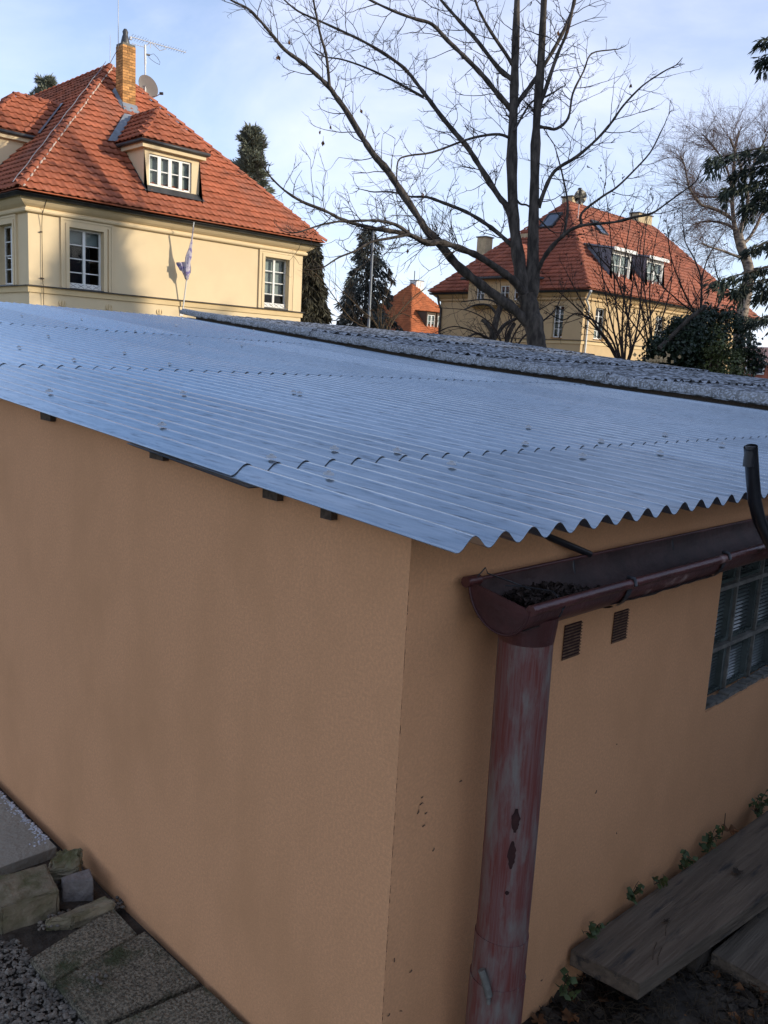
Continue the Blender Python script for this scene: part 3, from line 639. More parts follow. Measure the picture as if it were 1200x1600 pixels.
def chimney(parent, x0, y0, x1, y1, z0, z1, mt='brick', bricks=True, cap=None):
    b = MB(); b.box((x0+.008,y0+.008,z0),(x1-.008,y1-.008,z1)); ch = b.build('chimney', MT['mortar' if bricks else mt], parent)
    if bricks:
        h = .078; nz = int((z1-z0)/h); me = {}
        for k in range(nz):
            for ax, a, c in ((0,x0,x1),(1,y0,y1)):
                L = c-a; cut = [a]+([a+L*.33,a+L*.72] if (k+ax)%2 else [a+L*.5] if L < .45 else [a+L*.36,a+L*.68])+[c]
                for p, q in zip(cut, cut[1:]):
                    m_ = MB(); g = .005
                    if ax == 0: A, B = (p+(g if p > a else -.0),y0-.004,z0+k*h+g), (q-(g if q < c else 0),y0+.05,z0+(k+1)*h-g)
                    else: A, B = (x0-.003,p+(g if p > a else .052),z0+k*h+g), (x0+.05,q-(g if q < c else 0),z0+(k+1)*h-g)
                    d = tuple(np.round(np.array(B)-np.array(A),3))
                    if d not in me: t = MB(); t.box((0,0,0),d); me[d] = t.data('brick', MT['brick'])
                    link('brick', me[d], ch, A)
    if cap: b = MB(); b.box((x0-.05,y0-.05,z1),(x1+.05,y1+.05,z1+.06)); b.build('chimney_cap', MT[cap], ch)
    return ch

# --- the villa on the left
H1X0, H1X1, H1Y0, H1Y1 = 8.415, 17.55, 22.0, 40.0
h1 = thing('villa', 'cream villa with orange pantiled hip roof, brick chimney and flag on its wall', 'house')
w1 = (9.50,10.48,3.21,4.78); w2 = (15.98,16.96,3.24,4.80)
wl = [(22.9,23.88,3.21,4.78),(27.2,28.2,3.21,4.78)]
frF, frL = villa(h1, H1X0, H1Y0, H1X1, H1Y1, [w1,w2], wl, 'stucco')
window(h1, frF, *w1, blind=[(.76,.99)]); window(h1, frF, *w2, blind=[(.25,.98)])
for w in wl: window(h1, frL, -w[1], -w[0], w[2], w[3])
surround(h1, frF, *w1, 9.27, 10.76, 'stucco'); surround(h1, frF, *w2, 15.76, 17.20, 'stucco')
for w in wl: surround(h1, frL, -w[1], -w[0], w[2], w[3], -w[1]-.23, -w[0]+.23, 'stucco')
for w in (w1,w2):                              # low lattice across the foot of each window
    b = MB(); u0, u1, v0, _ = w
    b.fbox(frF,(u0+.02,v0+.005,-.075),(u1-.02,v0+.14,-.07)); L = b.build('window_guard', MT['white'], h1)
    b = MB()
    for k in range(4):
        a, c = u0+.06+.22*k, u0+.24+.22*k; b.tube([frF(a,v0+.02,-.06),frF(c,v0+.12,-.06)], .006, 4); b.tube([frF(a,v0+.12,-.06),frF(c,v0+.02,-.06)], .006, 4)
    b.build('lattice', MT['alu'], L, kind='stuff')
for px in (97,170,249,330,410):                # moulded tulips under the ledge
    p = hit(px, 476, 1, 22); u = p[0]; v = 2.70; b = MB()
    b.tube([frF(u,v-.05,.0),frF(u,v+.10,.012),frF(u,v+.17,.0)], [.012,.022,.006], 6)
    for s in (-1,1): b.tube([frF(u+s*.02,v,.0),frF(u+s*.075,v+.03,.012),frF(u+s*.085,v+.09,.012),frF(u+s*.07,v+.155,0)], [.012,.02,.018,.006], 6)
    b.build('moulded_tulip', MT['stucco2'], h1)
for px in (135,285,420):
    p = hit(px, 490, 1, 22); u = p[0]; b = MB(); b.tube([frF(u+.26*math.cos(t),2.36+.26*math.sin(t),0) for t in np.linspace(0,math.pi,14)], .022, 6); b.build('niche_arch', MT['stucco2'], h1)
rf1, A1, B1 = hip_roof(h1, 7.945, 21.40, 18.015, 40.6, 5.45, 'tile', 'y', 240)
b = MB(); c0 = np.array([7.945,21.40,5.45]); c1 = np.array(A1); nrm = np.array([.5,-.5,0])
for k in range(34):                             # lime mortar squeezed out along the hip
    t = k/34+rng.uniform(0,.008); p = c0+(c1-c0)*t+np.array([.085,-.075,.06]); q = c0+(c1-c0)*(t+rng.uniform(.012,.034))+np.array([.085,-.075,.055]); b.tube([p,(p+q)/2+rng.normal(0,.008,3),q], [.012,rng.uniform(.018,.036),.010], 5)
b.build('hip_mortar', MT['mortarw'], rf1, kind='stuff')
b = MB(); b.tube([c0+(c1-c0)*t+np.array([-.12,.05,.13+.02*math.sin(t*40)]) for t in np.linspace(0,1,24)], .011, 5)
b.tube([c1+np.array([0,0,.1]), c1+np.array([0,0,.95])], [.014,.006], 5)
b.tube([c1+np.array([0,0,.12])]+[np.array([12.45,24.9,z]) for z in (10.6,11.4,12.4)], .010, 5)
b.build('lightning_wire', MT['alu'], rf1)
b = MB(); b.tube([(8.75,21.55,5.42),(8.78,21.8,5.2),(8.75,21.9,5.0),(8.76,21.96,4.7),(8.76,21.95,3.25),(8.76,21.89,3.17),(8.77,21.93,2.9),(8.77,21.97,.1)], .009, 5)
b.tube([(8.70,21.96,4.55),(8.77,21.95,4.55)], .018, 5); b.tube([(8.70,21.96,3.38),(8.80,21.95,3.37)], .018, 5); b.build('conductor_wire', MT['wood_dark'], h1)
frR = lambda u,d,z: (u, 21.40+d, z)
d1 = dormer(h1, frR, 11.77, 13.58, 'tile', 'stucco')
frRL = lambda u,d,z: (7.945+d, -u, z)           # roof face turned to the side street, u = -y
d2 = dormer(h1, frRL, -27.55, -25.36, 'tile', 'stucco', d0=.86, zb=6.30, ze=7.56, near=1)
ch = chimney(h1, 12.60, 24.90, 13.03, 25.33, 9.05, 10.83)
b = MB(); b.add([(12.57,24.87,9.10),(13.06,24.87,9.10),(13.10,24.72,8.84),(12.55,24.72,8.84)],[(3,2,1,0)]); b.add([(12.58,24.87,9.10),(12.58,25.36,9.6),(12.49,25.36,9.48),(12.50,24.74,8.86)],[(0,1,2,3)]); b.build('chimney_flashing', MT['lead'], ch)
b = MB(); b.tube([(12.80,25.12,10.82),(12.80,25.12,10.9),(12.80,25.12,11.05),(12.80,25.12,11.12),(12.80,25.12,11.2),(12.80,25.12,11.28)], [.13,.135,.10,.075,.09,.045], 10); b.build('chimney_pot', MT['zinc'], ch)
# dish and aerial on the mast behind the hip
def P26(x, y, d=26.0): return np.array(hit(x, y, 1, d))
t = thing('tv_aerial', 'long yagi television aerial on a pale mast above the villa roof', 'aerial', (0,0,0))
mb_, mt_ = P26(227,128), P26(226.5,70); b = MB(); b.tube([mb_-np.array([0,0,1.2]), mb_, P26(227,100)], .028, 8); b.tube([P26(227,100), mt_], .036, 8); b.build('mast', MT['white'], t)
a0, a1 = P26(202.7,57), P26(290.5,82); b = MB(); b.tube([a0,a1], .014, 6); b.tube([P26(204,58),P26(203.5,62)], .04, 6); b.build('boom', MT['alu'], t)
dn = np.array([.25,.97,0]);
for k in range(22):
    p = a0+(a1-a0)*(k+.5)/22; L = .24 if k < 6 else .17
    b = MB(); b.tube([p-np.array([.10,-.12,.0])*L*6*.35-np.array([0,0,L*.35]), p+np.array([.10,-.12,.0])*L*6*.35+np.array([0,0,L*.35])], .006, 4); b.build('element', MT['alu'], t)
b = MB(); p1, p2 = P26(236,66), P26(258,77); b.tube([mt_+np.array([0,0,-.08]), P26(206,68)], .010, 5); b.tube([mt_+np.array([0,0,-.05]), p1, P26(250,79), p2, P26(258.5,73)], .012, 5); b.tube([P26(235,67),P26(235,75)], .012, 5); b.build('strut', MT['alu'], t)
b = MB(); b.tube([P26(228,85), P26(234,86)], .03, 6); lp = [P26(233.5,86),P26(240,84),P26(246,90),P26(250,97),P26(249.5,101),P26(243,98),P26(236,93),P26(232,89)]; b.tube(lp+[lp[0]], .007, 5); b.build('cable_loop', MT['black'], t)
t = thing('satellite_dish', 'grey satellite dish leaning out below the television aerial', 'satellite dish', (0,0,0))
c = P26(232,135,25.9); nrm = np.array([.62,-.66,-.02]); nrm /= np.linalg.norm(nrm)
ax_ = np.cross(nrm,[0,0,1.]); ax_ /= np.linalg.norm(ax_); up_ = np.cross(ax_,nrm)
# tilted ellipse outline facing half away, like the photo
axA = (P26(224,116,25.9)-P26(240,154,25.9))/2; axB = np.array([.22,-.20,.06])*.9+.0*ax_
b = MB(); V = [c-nrm*.10]; n = 32
for k in range(1,5):
    for j in range(n): th = 2*math.pi*j/n; V.append(c-nrm*.10*(1-(k/4)**2)+(axA*math.cos(th)*.95+axB*math.sin(th))*(k/4))
b.add(V, [(0,1+j,1+(j+1)%n) for j in range(n)]+[(1+(k-1)*n+j,1+k*n+j,1+k*n+(j+1)%n,1+(k-1)*n+(j+1)%n) for k in range(1,4) for j in range(n)], True)
b.add([np.array(v)-nrm*.012 for v in V], [(0,1+(j+1)%n,1+j) for j in range(n)]+[(1+(k-1)*n+(j+1)%n,1+k*n+(j+1)%n,1+k*n+j,1+(k-1)*n+j) for k in range(1,4) for j in range(n)], True); b.build('reflector', MT['dish'], t)
b = MB(); q = P26(251,146,25.3); b.tube([c-axA*.85, (c-axA*.9+q)/2+np.array([0,0,-.02]), q], .014, 6); b.build('feed_arm', MT['alu'], t)
b = MB(); b.tube([q-nrm*.03, q+nrm*.08], .045, 10); b.build('receiver', MT['zinc'], t)
b = MB(); b.tube([c-nrm*.1, c-nrm*.22, mb_], .02, 6); b.build('dish_bracket', MT['alu'], t)
# flag
t = thing('flag_on_pole', 'faded purple and white flag wrapped limp round a white pole on the villa wall', 'flag', (0,0,0))
q0 = np.array(hit(285,489,1,21.93)); q1 = np.array(hit(303,347,1,21.30)); b = MB(); b.tube([q0,q1], [.022,.016], 8); b.build('pole', MT['white'], t)
b = MB(); b.box(q0-np.array([.06,-.05,.09]), q0+np.array([.05,.07,.09])); b.build('pole_socket', MT['alu'], t)
V = []; nr, nc = 22, 14
for i in range(nr+1):
    s_ = i/nr; p = q1+(q0-q1)*(.06+.56*s_); w = .015+.15*max(0,s_-.25)**.8*(1 if s_ < .85 else (1-s_)/.15*.8+.2)
    for j in range(nc+1):
        th = 2*math.pi*j/nc*.96; rr = w*(1+.28*math.sin(3*th+s_*9)+.15*math.sin(5*th-s_*14)); V.append(p+np.array([math.cos(th)*rr-.5*w,math.sin(th)*rr*.7-.02,.03*math.sin(th*2)]))
b = MB(); b.add(V, [(i*(nc+1)+j,i*(nc+1)+j+1,(i+1)*(nc+1)+j+1,(i+1)*(nc+1)+j) for i in range(nr) for j in range(nc)], True); b.build('cloth', MT['flag'], t)
V = []; e0, e1, e2 = np.array(hit(289,409,1,21.62)), np.array(hit(276,410,1,21.7)), np.array(hit(286,429,1,21.64))
for i in range(9):
    for j in range(9):
        a_, c_ = i/8, j/8; p = e0+(e1-e0)*a_+(e2-e0-(e1-e0)*.7*a_)*c_*(1-.55*a_); V.append(p+np.array([.0,.05*math.sin(a_*7+c_*3),0]))
b = MB(); b.add(V, [(i*9+j,i*9+j+1,(i+1)*9+j+1,(i+1)*9+j) for i in range(8) for j in range(8)], True); b.build('cloth_corner', MT['flag'], t)

# --- the villa on the right
X0, X1, Y0, Y1 = 34.05, 52.2, 21.64, 30.55
h2 = thing('villa', 'ochre villa with twin white roof dormers standing behind the bare maple', 'house')
hf = [(35.1,36.0,3.29,4.75),(40.9,41.8,3.3,4.8),(46.3,47.2,3.3,4.8)]; hl = [(22.72,23.30,3.27,4.77)]
frF, frL = villa(h2, X0, Y0, X1, Y1, hf, hl, 'stucco_h2')
for w in hf: window(h2, frF, *w, sill='brick', blind=[(.02,.5)])
for w in hl: window(h2, frL, -w[1], -w[0], w[2], w[3], sill='brick', blind=[(.1,.9)])
rf2, A2, B2 = hip_roof(h2, 33.55, 21.14, 52.7, 31.05, 5.45, 'tile2', 'x', 120)
frR = lambda u,d,z: (u, 21.14+d, z); frRL = lambda u,d,z: (33.55+d, -u, z)
for ua, ub in ((36.55,38.45),(39.95,41.75)):     # shed dormers with lead cheeks
    F = lambda u,v,w: (u, 21.14+.86-w, v); zb, zt = 6.25, 7.62
    b = MB(); wall_holes(b, F, ua, ub, zb-.2, zt, [(ua+.12,ub-.12,zb+.1,zt-.14)], .1)
    dm = b.build('dormer', MT['white'], h2)
    for u in (ua-.004, ub+.004): b = MB(); b.add([frR(u,.86,zb-.2),frR(u,.86,zt),frR(u,zt+.25-5.45,zt+.25),frR(u,.66,zb-.2)],[(0,1,2,3)]); b.build('cheek', MT['lead'], dm)
    b = MB(); d_ = zt+.3-5.45+.2; V = [frR(ua-.12,.66,zt),frR(ub+.12,.66,zt),frR(ub+.12,d_,zt+.32),frR(ua-.12,d_,zt+.32)]; b.add(V+[(x,y,z+.08) for x,y,z in V],[(3,2,1,0),(4,5,6,7),(0,1,5,4),(1,2,6,5),(3,0,4,7)]); b.build('dormer_roof', MT['lead'], dm)
    b = MB(); b.box((ua-.13,21.14+.62,zt-.06),(ub+.13,21.14+.66,zt+.10)); b.build('dormer_fascia', MT['white'], dm)
    fo = window(dm, F, ua+.12, ub-.12, zb+.1, zt-.14, 2, 2, .04, [(.05,.95)], None, .09, 'window_frame')
    for o_ in [q for q in bpy.data.objects if q.parent == fo]: o_.parent = dm
# wall dormer on the shaded side
b = MB(); F = lambda u,v,w: (33.42-w, -u, v); ya, yb = 24.3, 28.15
wall_holes(b, F, -yb, -ya, 4.75, 6.0, [(-27.6,-27.1,4.98,5.68),(-26.1,-25.55,4.98,5.68),(-25.25,-24.75,4.98,5.68)], .1)
for y in (ya, yb): b.add([(33.42,y,4.75),(33.42,y,6.0),(35.6,y,6.0),(35.6,y,4.75)],[(0,1,2,3)])
b.add([(33.42,ya,4.75),(33.42,yb,4.75),(34.05,yb,4.6),(34.05,ya,4.6)],[(0,1,2,3)])
dm = b.build('wall_dormer', MT['stucco_h2'], h2)
for a, c in ((-27.6,-27.1),(-26.1,-25.55),(-25.25,-24.75)):
    fo = window(dm, F, a, c, 4.98, 5.68, 2, 2, .05, None, None, .05, 'window_frame')
    for o_ in [q for q in bpy.data.objects if q.parent == fo]: o_.parent = dm
eu0, eu1, hh = ya-.2, yb+.2, (yb-ya)/2+.2; zr = 6.06; ex = 33.1; kx = .86
b = MB(); b.add([(ex,eu0,zr),(ex,eu1,zr),(ex+hh*.85,(eu0+eu1)/2,zr+hh*kx),(ex+hh*2.2,(eu0+eu1)/2,zr+hh*kx),(ex+1.4,eu0,zr),(ex+1.4,eu1,zr)],[(1,0,2),(0,4,3,2),(1,2,3,5)]); b.add([(ex,eu0,zr-.08),(ex,eu1,zr-.08),(ex+1.4,eu1,zr-.08),(ex+1.4,eu0,zr-.08)],[(0,1,2,3)]); b.build('dormer_roof', MT['tile2'], dm)
b = MB(); b.tube([(ex+1.3,eu0-.02,zr-.03),(ex-.05,eu0-.02,zr-.03),(ex-.05,eu1+.02,zr-.03)], .07, 8); b.build('dormer_gutter', MT['zinc'], dm)
def face_tiles(parent, a, b_, c, mt):
    "courses on a triangular roof face a-b (eave) c (peak)"
    a, b_, c = [np.array(q,float) for q in (a,b_,c)]; u = (b_-a); L = np.linalg.norm(u); u /= L; n = np.cross(u, c-a); n /= np.linalg.norm(n); v = np.cross(n,u); S = (c-a)@v; cu = (c-a)@u
    tiles(parent, a+n*.012, u, v, n, L, lambda s: (cu*s/S, L-(L-cu)*s/S), S, mt, 0)
face_tiles(dm, (ex,eu1,zr), (ex,eu0,zr), (ex+hh*.85,(eu0+eu1)/2,zr+hh*kx), 'tile2'); face_tiles(dm, (ex,eu0,zr), (ex+2.6,eu0,zr), (ex+hh*.85,(eu0+eu1)/2,zr+hh*kx), 'tile2')
caps(dm, (ex,eu0,zr+.02), (ex+hh*.85,(eu0+eu1)/2,zr+hh*kx), 'tile2'); caps(dm, (ex,eu1,zr+.02), (ex+hh*.85,(eu0+eu1)/2,zr+hh*kx), 'tile2')
# skylights, chimneys
s2 = math.sqrt(.5)
def skylight(o, u, v, n, w, h):
    o,u,v,n = [np.array(q,float) for q in (o,u,v,n)]; fr = lambda a,b_,c: tuple(o+u*a+v*b_+n*c)
    b = MB(); e = .07
    for A, B in (((0,0,0),(e,h,.12)),((w-e,0,0),(w,h,.12)),((e,0,0),(w-e,e,.12)),((e,h-e,0),(w-e,h,.12))): b.fbox(fr, A, B)
    k = b.build('skylight', MT['zinc'], h2); b = MB(); b.fbox(fr,(e,e,.03),(w-e,h-e,.08)); b.build('pane', mat('skylight_glass',(.10,.12,.15),.06,.1,3,spec=.9), k)
skylight((36.95-.02,26.62,8.83+.06), (0,-1,0), (s2,0,s2), (-s2,0,s2), .85, 1.15)
p = hit(948,372,1,25.0); skylight((39.3,24.45,8.80), (1,0,0), (0,s2,s2), (0,-s2,s2), .75, 1.05)
ch = chimney(h2, 39.2, 26.3, 40.3, 26.95, 9.6, 10.85, 'brick2', False, 'mortar')
b = MB(); b.tube([(40.0,26.4,10.9),(40.0,26.4,11.15),(40.0,26.4,11.35),(40.0,26.4,11.42)], [.07,.07,.13,.1], 8); b.build('chimney_pot', MT['black'], ch)
chimney(h2, 46.0, 26.2, 47.6, 26.8, 9.8, 11.05, 'brick2', False, 'zinc')
c = at(758,372,46); chimney(h2, c[0]-.3, c[1]-.3, c[0]+.3, c[1]+.3, 6.2, c[2], 'brick2', False, 'mortar')
c = at(822,366,45); chimney(h2, c[0]-.25, c[1]-.3, c[0]+.25, c[1]+.3, 6.2, c[2], 'brick2', False, None)
t = thing('satellite_dish', 'pale satellite dish beside the chimney of the ochre villa behind the maple', 'satellite dish'); c = at(906.5,308,44)
b = MB(); V = [c]; n = 20; uu = np.array([.7,-.7,0]); 
for j in range(n): th = 2*math.pi*j/n; V.append(c+uu*.33*math.cos(th)+np.array([0,0,.36])*math.sin(th)-np.array([.05,.05,0]))
b.add(V, [(0,1+j,1+(j+1)%n) for j in range(n)]+[(0,1+(j+1)%n,1+j) for j in range(n)], True); b.build('reflector', MT['dish'], t)
b = MB(); b.tube([c+np.array([.05,.05,0]), c+np.array([.1,.1,-1.6])], .025, 6); b.build('mast', MT['alu'], t)
b = MB(); b.tube([(33.60,21.05,5.36),(34.0,21.5,5.0),(34.35,21.56,4.7),(34.35,21.56,.1)], .055, 8); b.build('downpipe', MT['white'], h2)
b = MB(); b.tube([(33.75,30.55,5.3),(33.85,30.5,4.9),(33.98,30.45,4.6),(33.98,30.45,.1)], .06, 8); b.build('downpipe', MT['zinc'], h2)

# --- small steep roof far between the two villas
h3 = thing('cottage', 'distant house with steep orange pyramid roof and dark dormers between the two villas', 'house')
ap = at(644,443,95); hs, zl = 5.6, 4.4; bx0, bx1, by0, by1 = ap[0]-hs, ap[0]+hs, ap[1]-hs, ap[1]+hs
b = MB(); b.box((bx0+.4,by0+.4,-.3),(bx1-.4,by1-.4,zl)); b.build('wall', MT['stucco_h2'], h3)
b = MB(); b.add([(bx0,by0,zl),(bx1,by0,zl),(bx1,by1,zl),(bx0,by1,zl),tuple(ap)],[(0,1,4),(1,2,4),(2,3,4),(3,0,4)]); rf = b.build('roof', MT['tile3'], h3)
face_tiles(rf, (bx0,by0,zl), (bx1,by0,zl), ap, 'tile3'); face_tiles(rf, (bx0,by1,zl), (bx0,by0,zl), ap, 'tile3'); caps(rf, (bx0,by0,zl), ap, 'tile3')
chimney(h3, ap[0]+.25, ap[1]-.4, ap[0]+1.45, ap[1]+.6, ap[2]-1.0, ap[2]+.35, 'white', False, 'zinc')
b = MB(); b.tube([ap+np.array([.3,0,0]), ap+np.array([.3,0,1.4])], .05, 5); b.build('finial', MT['black'], h3)
def yface(x, z): return by0+(z-zl)*hs/(ap[2]-zl)
for px in (673, 689):
    c = hit(px, 508, 1, by0+1.0); u = c[0]; F = lambda a,v,w: (a, by0+1.0-w, v)
    b = MB(); zt = 7.1; b.add([(u-.75,by0+.95,5.0),(u-.75,by0+.95,zt),(u-.75,yface(u,zt)+.1,zt)],[(0,1,2)]); b.add([(u+.75,by0+.95,5.0),(u+.75,by0+.95,zt),(u+.75,yface(u,zt)+.1,zt)],[(0,1,2)])
    wall_holes(b, F, u-.75, u+.75, 5.0, zt, [(u-.55,u+.55,5.45,6.75)], .06); b.add([(u-.9,by0+.7,zt),(u+.9,by0+.7,zt),(u+.9,yface(u,zt)+.3,zt+.15),(u-.9,yface(u,zt)+.3,zt+.15)],[(0,1,2,3)])
    dm = b.build('dormer', MT['wood_dark'], h3); fo = window(dm, F, u-.55, u+.55, 5.45, 6.75, 2, 2, .0, [(.3,.95)], None, .12, 'window_frame')
    for o_ in [q for q in bpy.data.objects if q.parent == fo]: o_.parent = dm
# low brick house seen past the ivy
h4 = thing('brick_house', 'red brick house with a small window far right behind the ivy', 'house'); c = at(1190,572,70)
b = MB(); b.box((c[0]-1.5,c[1]-6,-.3),(c[0]+6,c[1]+2.6,c[2]+.2)); b.build('wall', MT['tile2'], h4)
b = MB(); z = c[2]+.2; b.add([(c[0]-1.8,c[1]-6.3,z),(c[0]-1.8,c[1]+2.9,z),(c[0]+2.2,c[1]+2.9,z+1.4),(c[0]+2.2,c[1]-6.3,z+1.4),(c[0]+6.3,c[1]-6.3,z),(c[0]+6.3,c[1]+2.9,z)],[(0,3,2,1),(3,4,5,2),(1,2,5),(0,4,3)]); b.build('roof', mat('pinkish_roof',(.36,.20,.15),.8,.15,2), h4)
F = lambda u,v,w: (c[0]-1.5-w, -u, v); yc = hit(1180,575,0,c[0]-1.5)
b = MB(); b.fbox(F,(-yc[1]-.75,yc[2]-.5,.0),(-yc[1]+.75,yc[2]+.6,.05)); wf = b.build('window', MT['white'], h4)
b = MB(); b.fbox(F,(-yc[1]-.62,yc[2]-.4,.052),(-yc[1]+.62,yc[2]+.3,.06)); b.build('pane', MT['room'], wf)
# street lamp
t = thing('street_lamp', 'tall grey street lamp with a short flat head in front of the dark spruce', 'street lamp'); p0, p1 = at(580.5,560,42), at(583.5,362,42); p0 = np.array([p1[0],p1[1],0])
b = MB(); b.tube([p0,p0+np.array([0,0,1.2]),p0+np.array([0,0,1.25]),p1], [.10,.10,.075,.055], 10); b.build('post', MT['steel'], t)
b = MB(); q = at(601,354,42); b.tube([p1, p1+(q-p1)*.2+np.array([0,0,.05]), q], [.05,.10,.08], 8); b.build('lamp_head', MT['steel'], t)
#@@PART3
# ------------------------------------------------------------------ foreground: slabs, stones, gravel
def rough(bm_, amt, seed, fine=0.):
    rr = random.Random(seed)
    for v in bm_.verts: v.co += Vector((rr.uniform(-1,1), rr.uniform(-1,1), rr.uniform(-1,1)))*amt
def slab(name, corners, z0, z1, mt, label, cat, group=None, cuts=0, amt=.003, bev=.006, seed=1, tilt=None, parent=None, kind=None):
    "a slab over four ground corners (x,y), tops at z1 (list or number)"
    zt = z1 if hasattr(z1,'__len__') else [z1]*4; zb_ = z0 if hasattr(z0,'__len__') else [z0]*4
    q = bmesh.new(); lo = [q.verts.new((x,y,z)) for (x,y),z in zip(corners,zb_)]; hi = [q.verts.new((x,y,z)) for (x,y),z in zip(corners,zt)]
    q.faces.new(lo[::-1]); q.faces.new(hi)
    for i in range(4): q.faces.new((lo[i],lo[(i+1)%4],hi[(i+1)%4],hi[i]))
    bmesh.ops.recalc_face_normals(q, faces=q.faces)
    if bev: bmesh.ops.bevel(q, geom=list(q.edges), offset=bev, segments=2, affect='EDGES', profile=.6)
    if cuts: bmesh.ops.subdivide_edges(q, edges=list(q.edges), cuts=cuts, use_grid_fill=True)
    rough(q, amt, seed); me = bpy.data.meshes.new(name); q.to_mesh(me); q.free(); me.materials.append(MT[mt])
    return link(name, me, parent, None, label, cat, group, kind)
def g(px, py, z=0.): p = hit(px, py, 2, z); return (p[0], p[1])
slab('concrete_path', [(-1.1,1.53),(-.035,1.535),(-.03,5.2),(-1.1,5.2)], -.1, [.032,.032,.03,.03], 'concrete', None, None, cuts=3, amt=.0012, bev=.004, kind='structure')
b = MB()
for k in range(1300):
    y = 1.6+rng.random()**1.2*2.6; x = -.033-abs(rng.normal(0,.013)); clump(b, (x,y,.031), rng.uniform(.0015,.006), 0, .55, jit=.5)
for k in range(24): clump(b, (-.04-rng.random()*.06, 1.60+rng.normal(0,.012), .029), rng.uniform(.003,.008), 0, .6, jit=.5)
b.build('frost_strip', MT['frost'], kind='stuff', label='crusty white frost along the wall foot on the concrete path', cat='frost')
b = MB()
for k in range(70): clump(b, (-.1-rng.random()*.3, 1.63+rng.random()*1.6, .033), rng.uniform(.003,.009), 0, .5, jit=.5)
b.build('path_crumbs', MT['soil'], kind='stuff', label='dark crumbs scattered over the concrete path', cat='crumbs')
G_ = 'pavers along the blank wall'
def paver(pix, label, seed, z=.028):
    c = [g(x,y,z) for x,y in pix]; slab('paver', c, -.03, [z+random.uniform(-.004,.004) for _ in c], 'paver', label, 'paver', G_, cuts=5, amt=.0016, bev=.004, seed=seed)
paver([(48,1497),(80,1536),(214,1458),(176,1418)], 'mossy aggregate paver just below the stacked stones, smallest of the row', 11)
paver([(86,1530),(146,1604),(312,1532),(226,1454)], 'aggregate paver with a few loose pebbles lying on it beside the wall', 12)
paver([(152,1608),(260,1740),(424,1640),(318,1538)], 'aggregate paver with a frosty wall edge, nearest the garage corner', 13)
slab('sunk_slab', [g(x,y,.012) for x,y in ((20,1370),(40,1420),(190,1420),(120,1345))], -.05, .012, 'soil', None, None, bev=0, kind='structure')
def stone(pix, z0, z1, label, mt, seed, cuts=3, amt=.004, bev=.007, name='stone'):
    zt = z1 if hasattr(z1,'__len__') else [z1]*4
    c = [hit(x,y,2,z) for (x,y),z in zip(pix,zt)]; slab(name, [(p[0],p[1]) for p in c], z0, zt, mt, label, 'stone', 'stones stacked at the end of the path', cuts=cuts, amt=amt, bev=bev, seed=seed)
stone([(0,1420),(92,1392),(72,1350),(-30,1376)], -.02, .085, 'large mossy sandstone block at the left edge below the path', 'stone', 21, amt=.003)
stone([(72,1360),(122,1358),(128,1326),(92,1330)], .04, [.075,.085,.098,.085], 'rough broken sandstone lump leaning against the wall above the grey sett', 'stone', 22, amt=.006)
stone([(98,1378),(146,1374),(140,1356),(96,1370)], .0, [.080,.084,.088,.088], 'small square grey granite sett between the rough stones', 'block', 23, 2, .0012, .004)
stone([(70,1437),(112,1432),(180,1408),(164,1400)], -.0, [.04,.045,.055,.05], 'thin flat sandstone strip standing in front of the grey sett', 'stone', 24, amt=.003)
# gravel: individual pebbles joined as stuff
b = MB()
for k in range(3600):
    px, py = rng.uniform(-60,150), rng.uniform(1470,1680)
    if px > 50+(py-1497)*.78: continue
    c = hit(px, py, 2, .004); r_ = rng.uniform(.0028,.0068)*(1.6 if rng.random() < .07 else 1)
    V, Fs = ICO[1]; a, fl = rng.uniform(0,6.28), rng.uniform(.45,.75); ca, sa = math.cos(a), math.sin(a)
    P = V*(1+rng.uniform(-.28,.28,(len(V),1)))*np.array([1.25,.85,fl])*r_; P = np.stack([P[:,0]*ca-P[:,1]*sa, P[:,0]*sa+P[:,1]*ca, P[:,2]],1)
    b.add(P+np.array([c[0],c[1],.002+rng.uniform(0,.008)]), Fs)
for k in range(140):
    px, py = rng.uniform(60,210), 0; py = 1440-(px-60)*.28+rng.uniform(-6,14); c = hit(px, py, 2, .02); clump(b, (c[0],c[1],.018), rng.uniform(.003,.008), 0, .7)
for k in range(14):
    c = hit(150+rng.normal(0,9), 1529+rng.normal(0,6), 2, .034); clump(b, (c[0],c[1],.034), rng.uniform(.004,.008), 0, .7, jit=.35)
b.build('gravel', MT['pebble'], kind='stuff', label='grey gravel in the bottom left corner beside the pavers', cat='gravel')
# ------------------------------------------------------------------ planks and weeds along the gutter wall
def plank(pix, z, th, label, seed, over=None):
    c = [hit(x,y,2,z) for x,y in pix]; slab('plank', [(p[0],p[1]) for p in c], z-th, z, 'plank', label, 'plank', 'planks stacked along the gutter wall', cuts=4, amt=.0011, bev=.003, seed=seed)
plank([(892,1484),(999,1538),(1352,1292),(1205,1262)], .15, .048, 'broad weathered grey plank on top of the pile along the garage wall', 31)
plank([(1112,1488),(1235,1560),(1465,1380),(1250,1372)], .052, .045, 'paler plank lying lower and further from the wall', 33)
b = MB(); b.box((1.10,-.22,.0),(1.20,-.06,.101)); b.build('block', MT['soil'], label='block under the planks, coloured dark for the shade there', cat='block', bevel=.004)  # dark colour stands for the shade beneath the plank
def leaf_quad(c, a, n, L, w):
    "bent leaf of 2 quads"
    a = a/np.linalg.norm(a); n = n-a*(n@a); n /= np.linalg.norm(n); s_ = np.cross(n,a)
    return [[c, c+a*L*.5+s_*w-n*.15*w, c+a*L, c+a*L*.55], [c, c+a*L*.55, c+a*L, c+a*L*.5-s_*w-n*.15*w]]
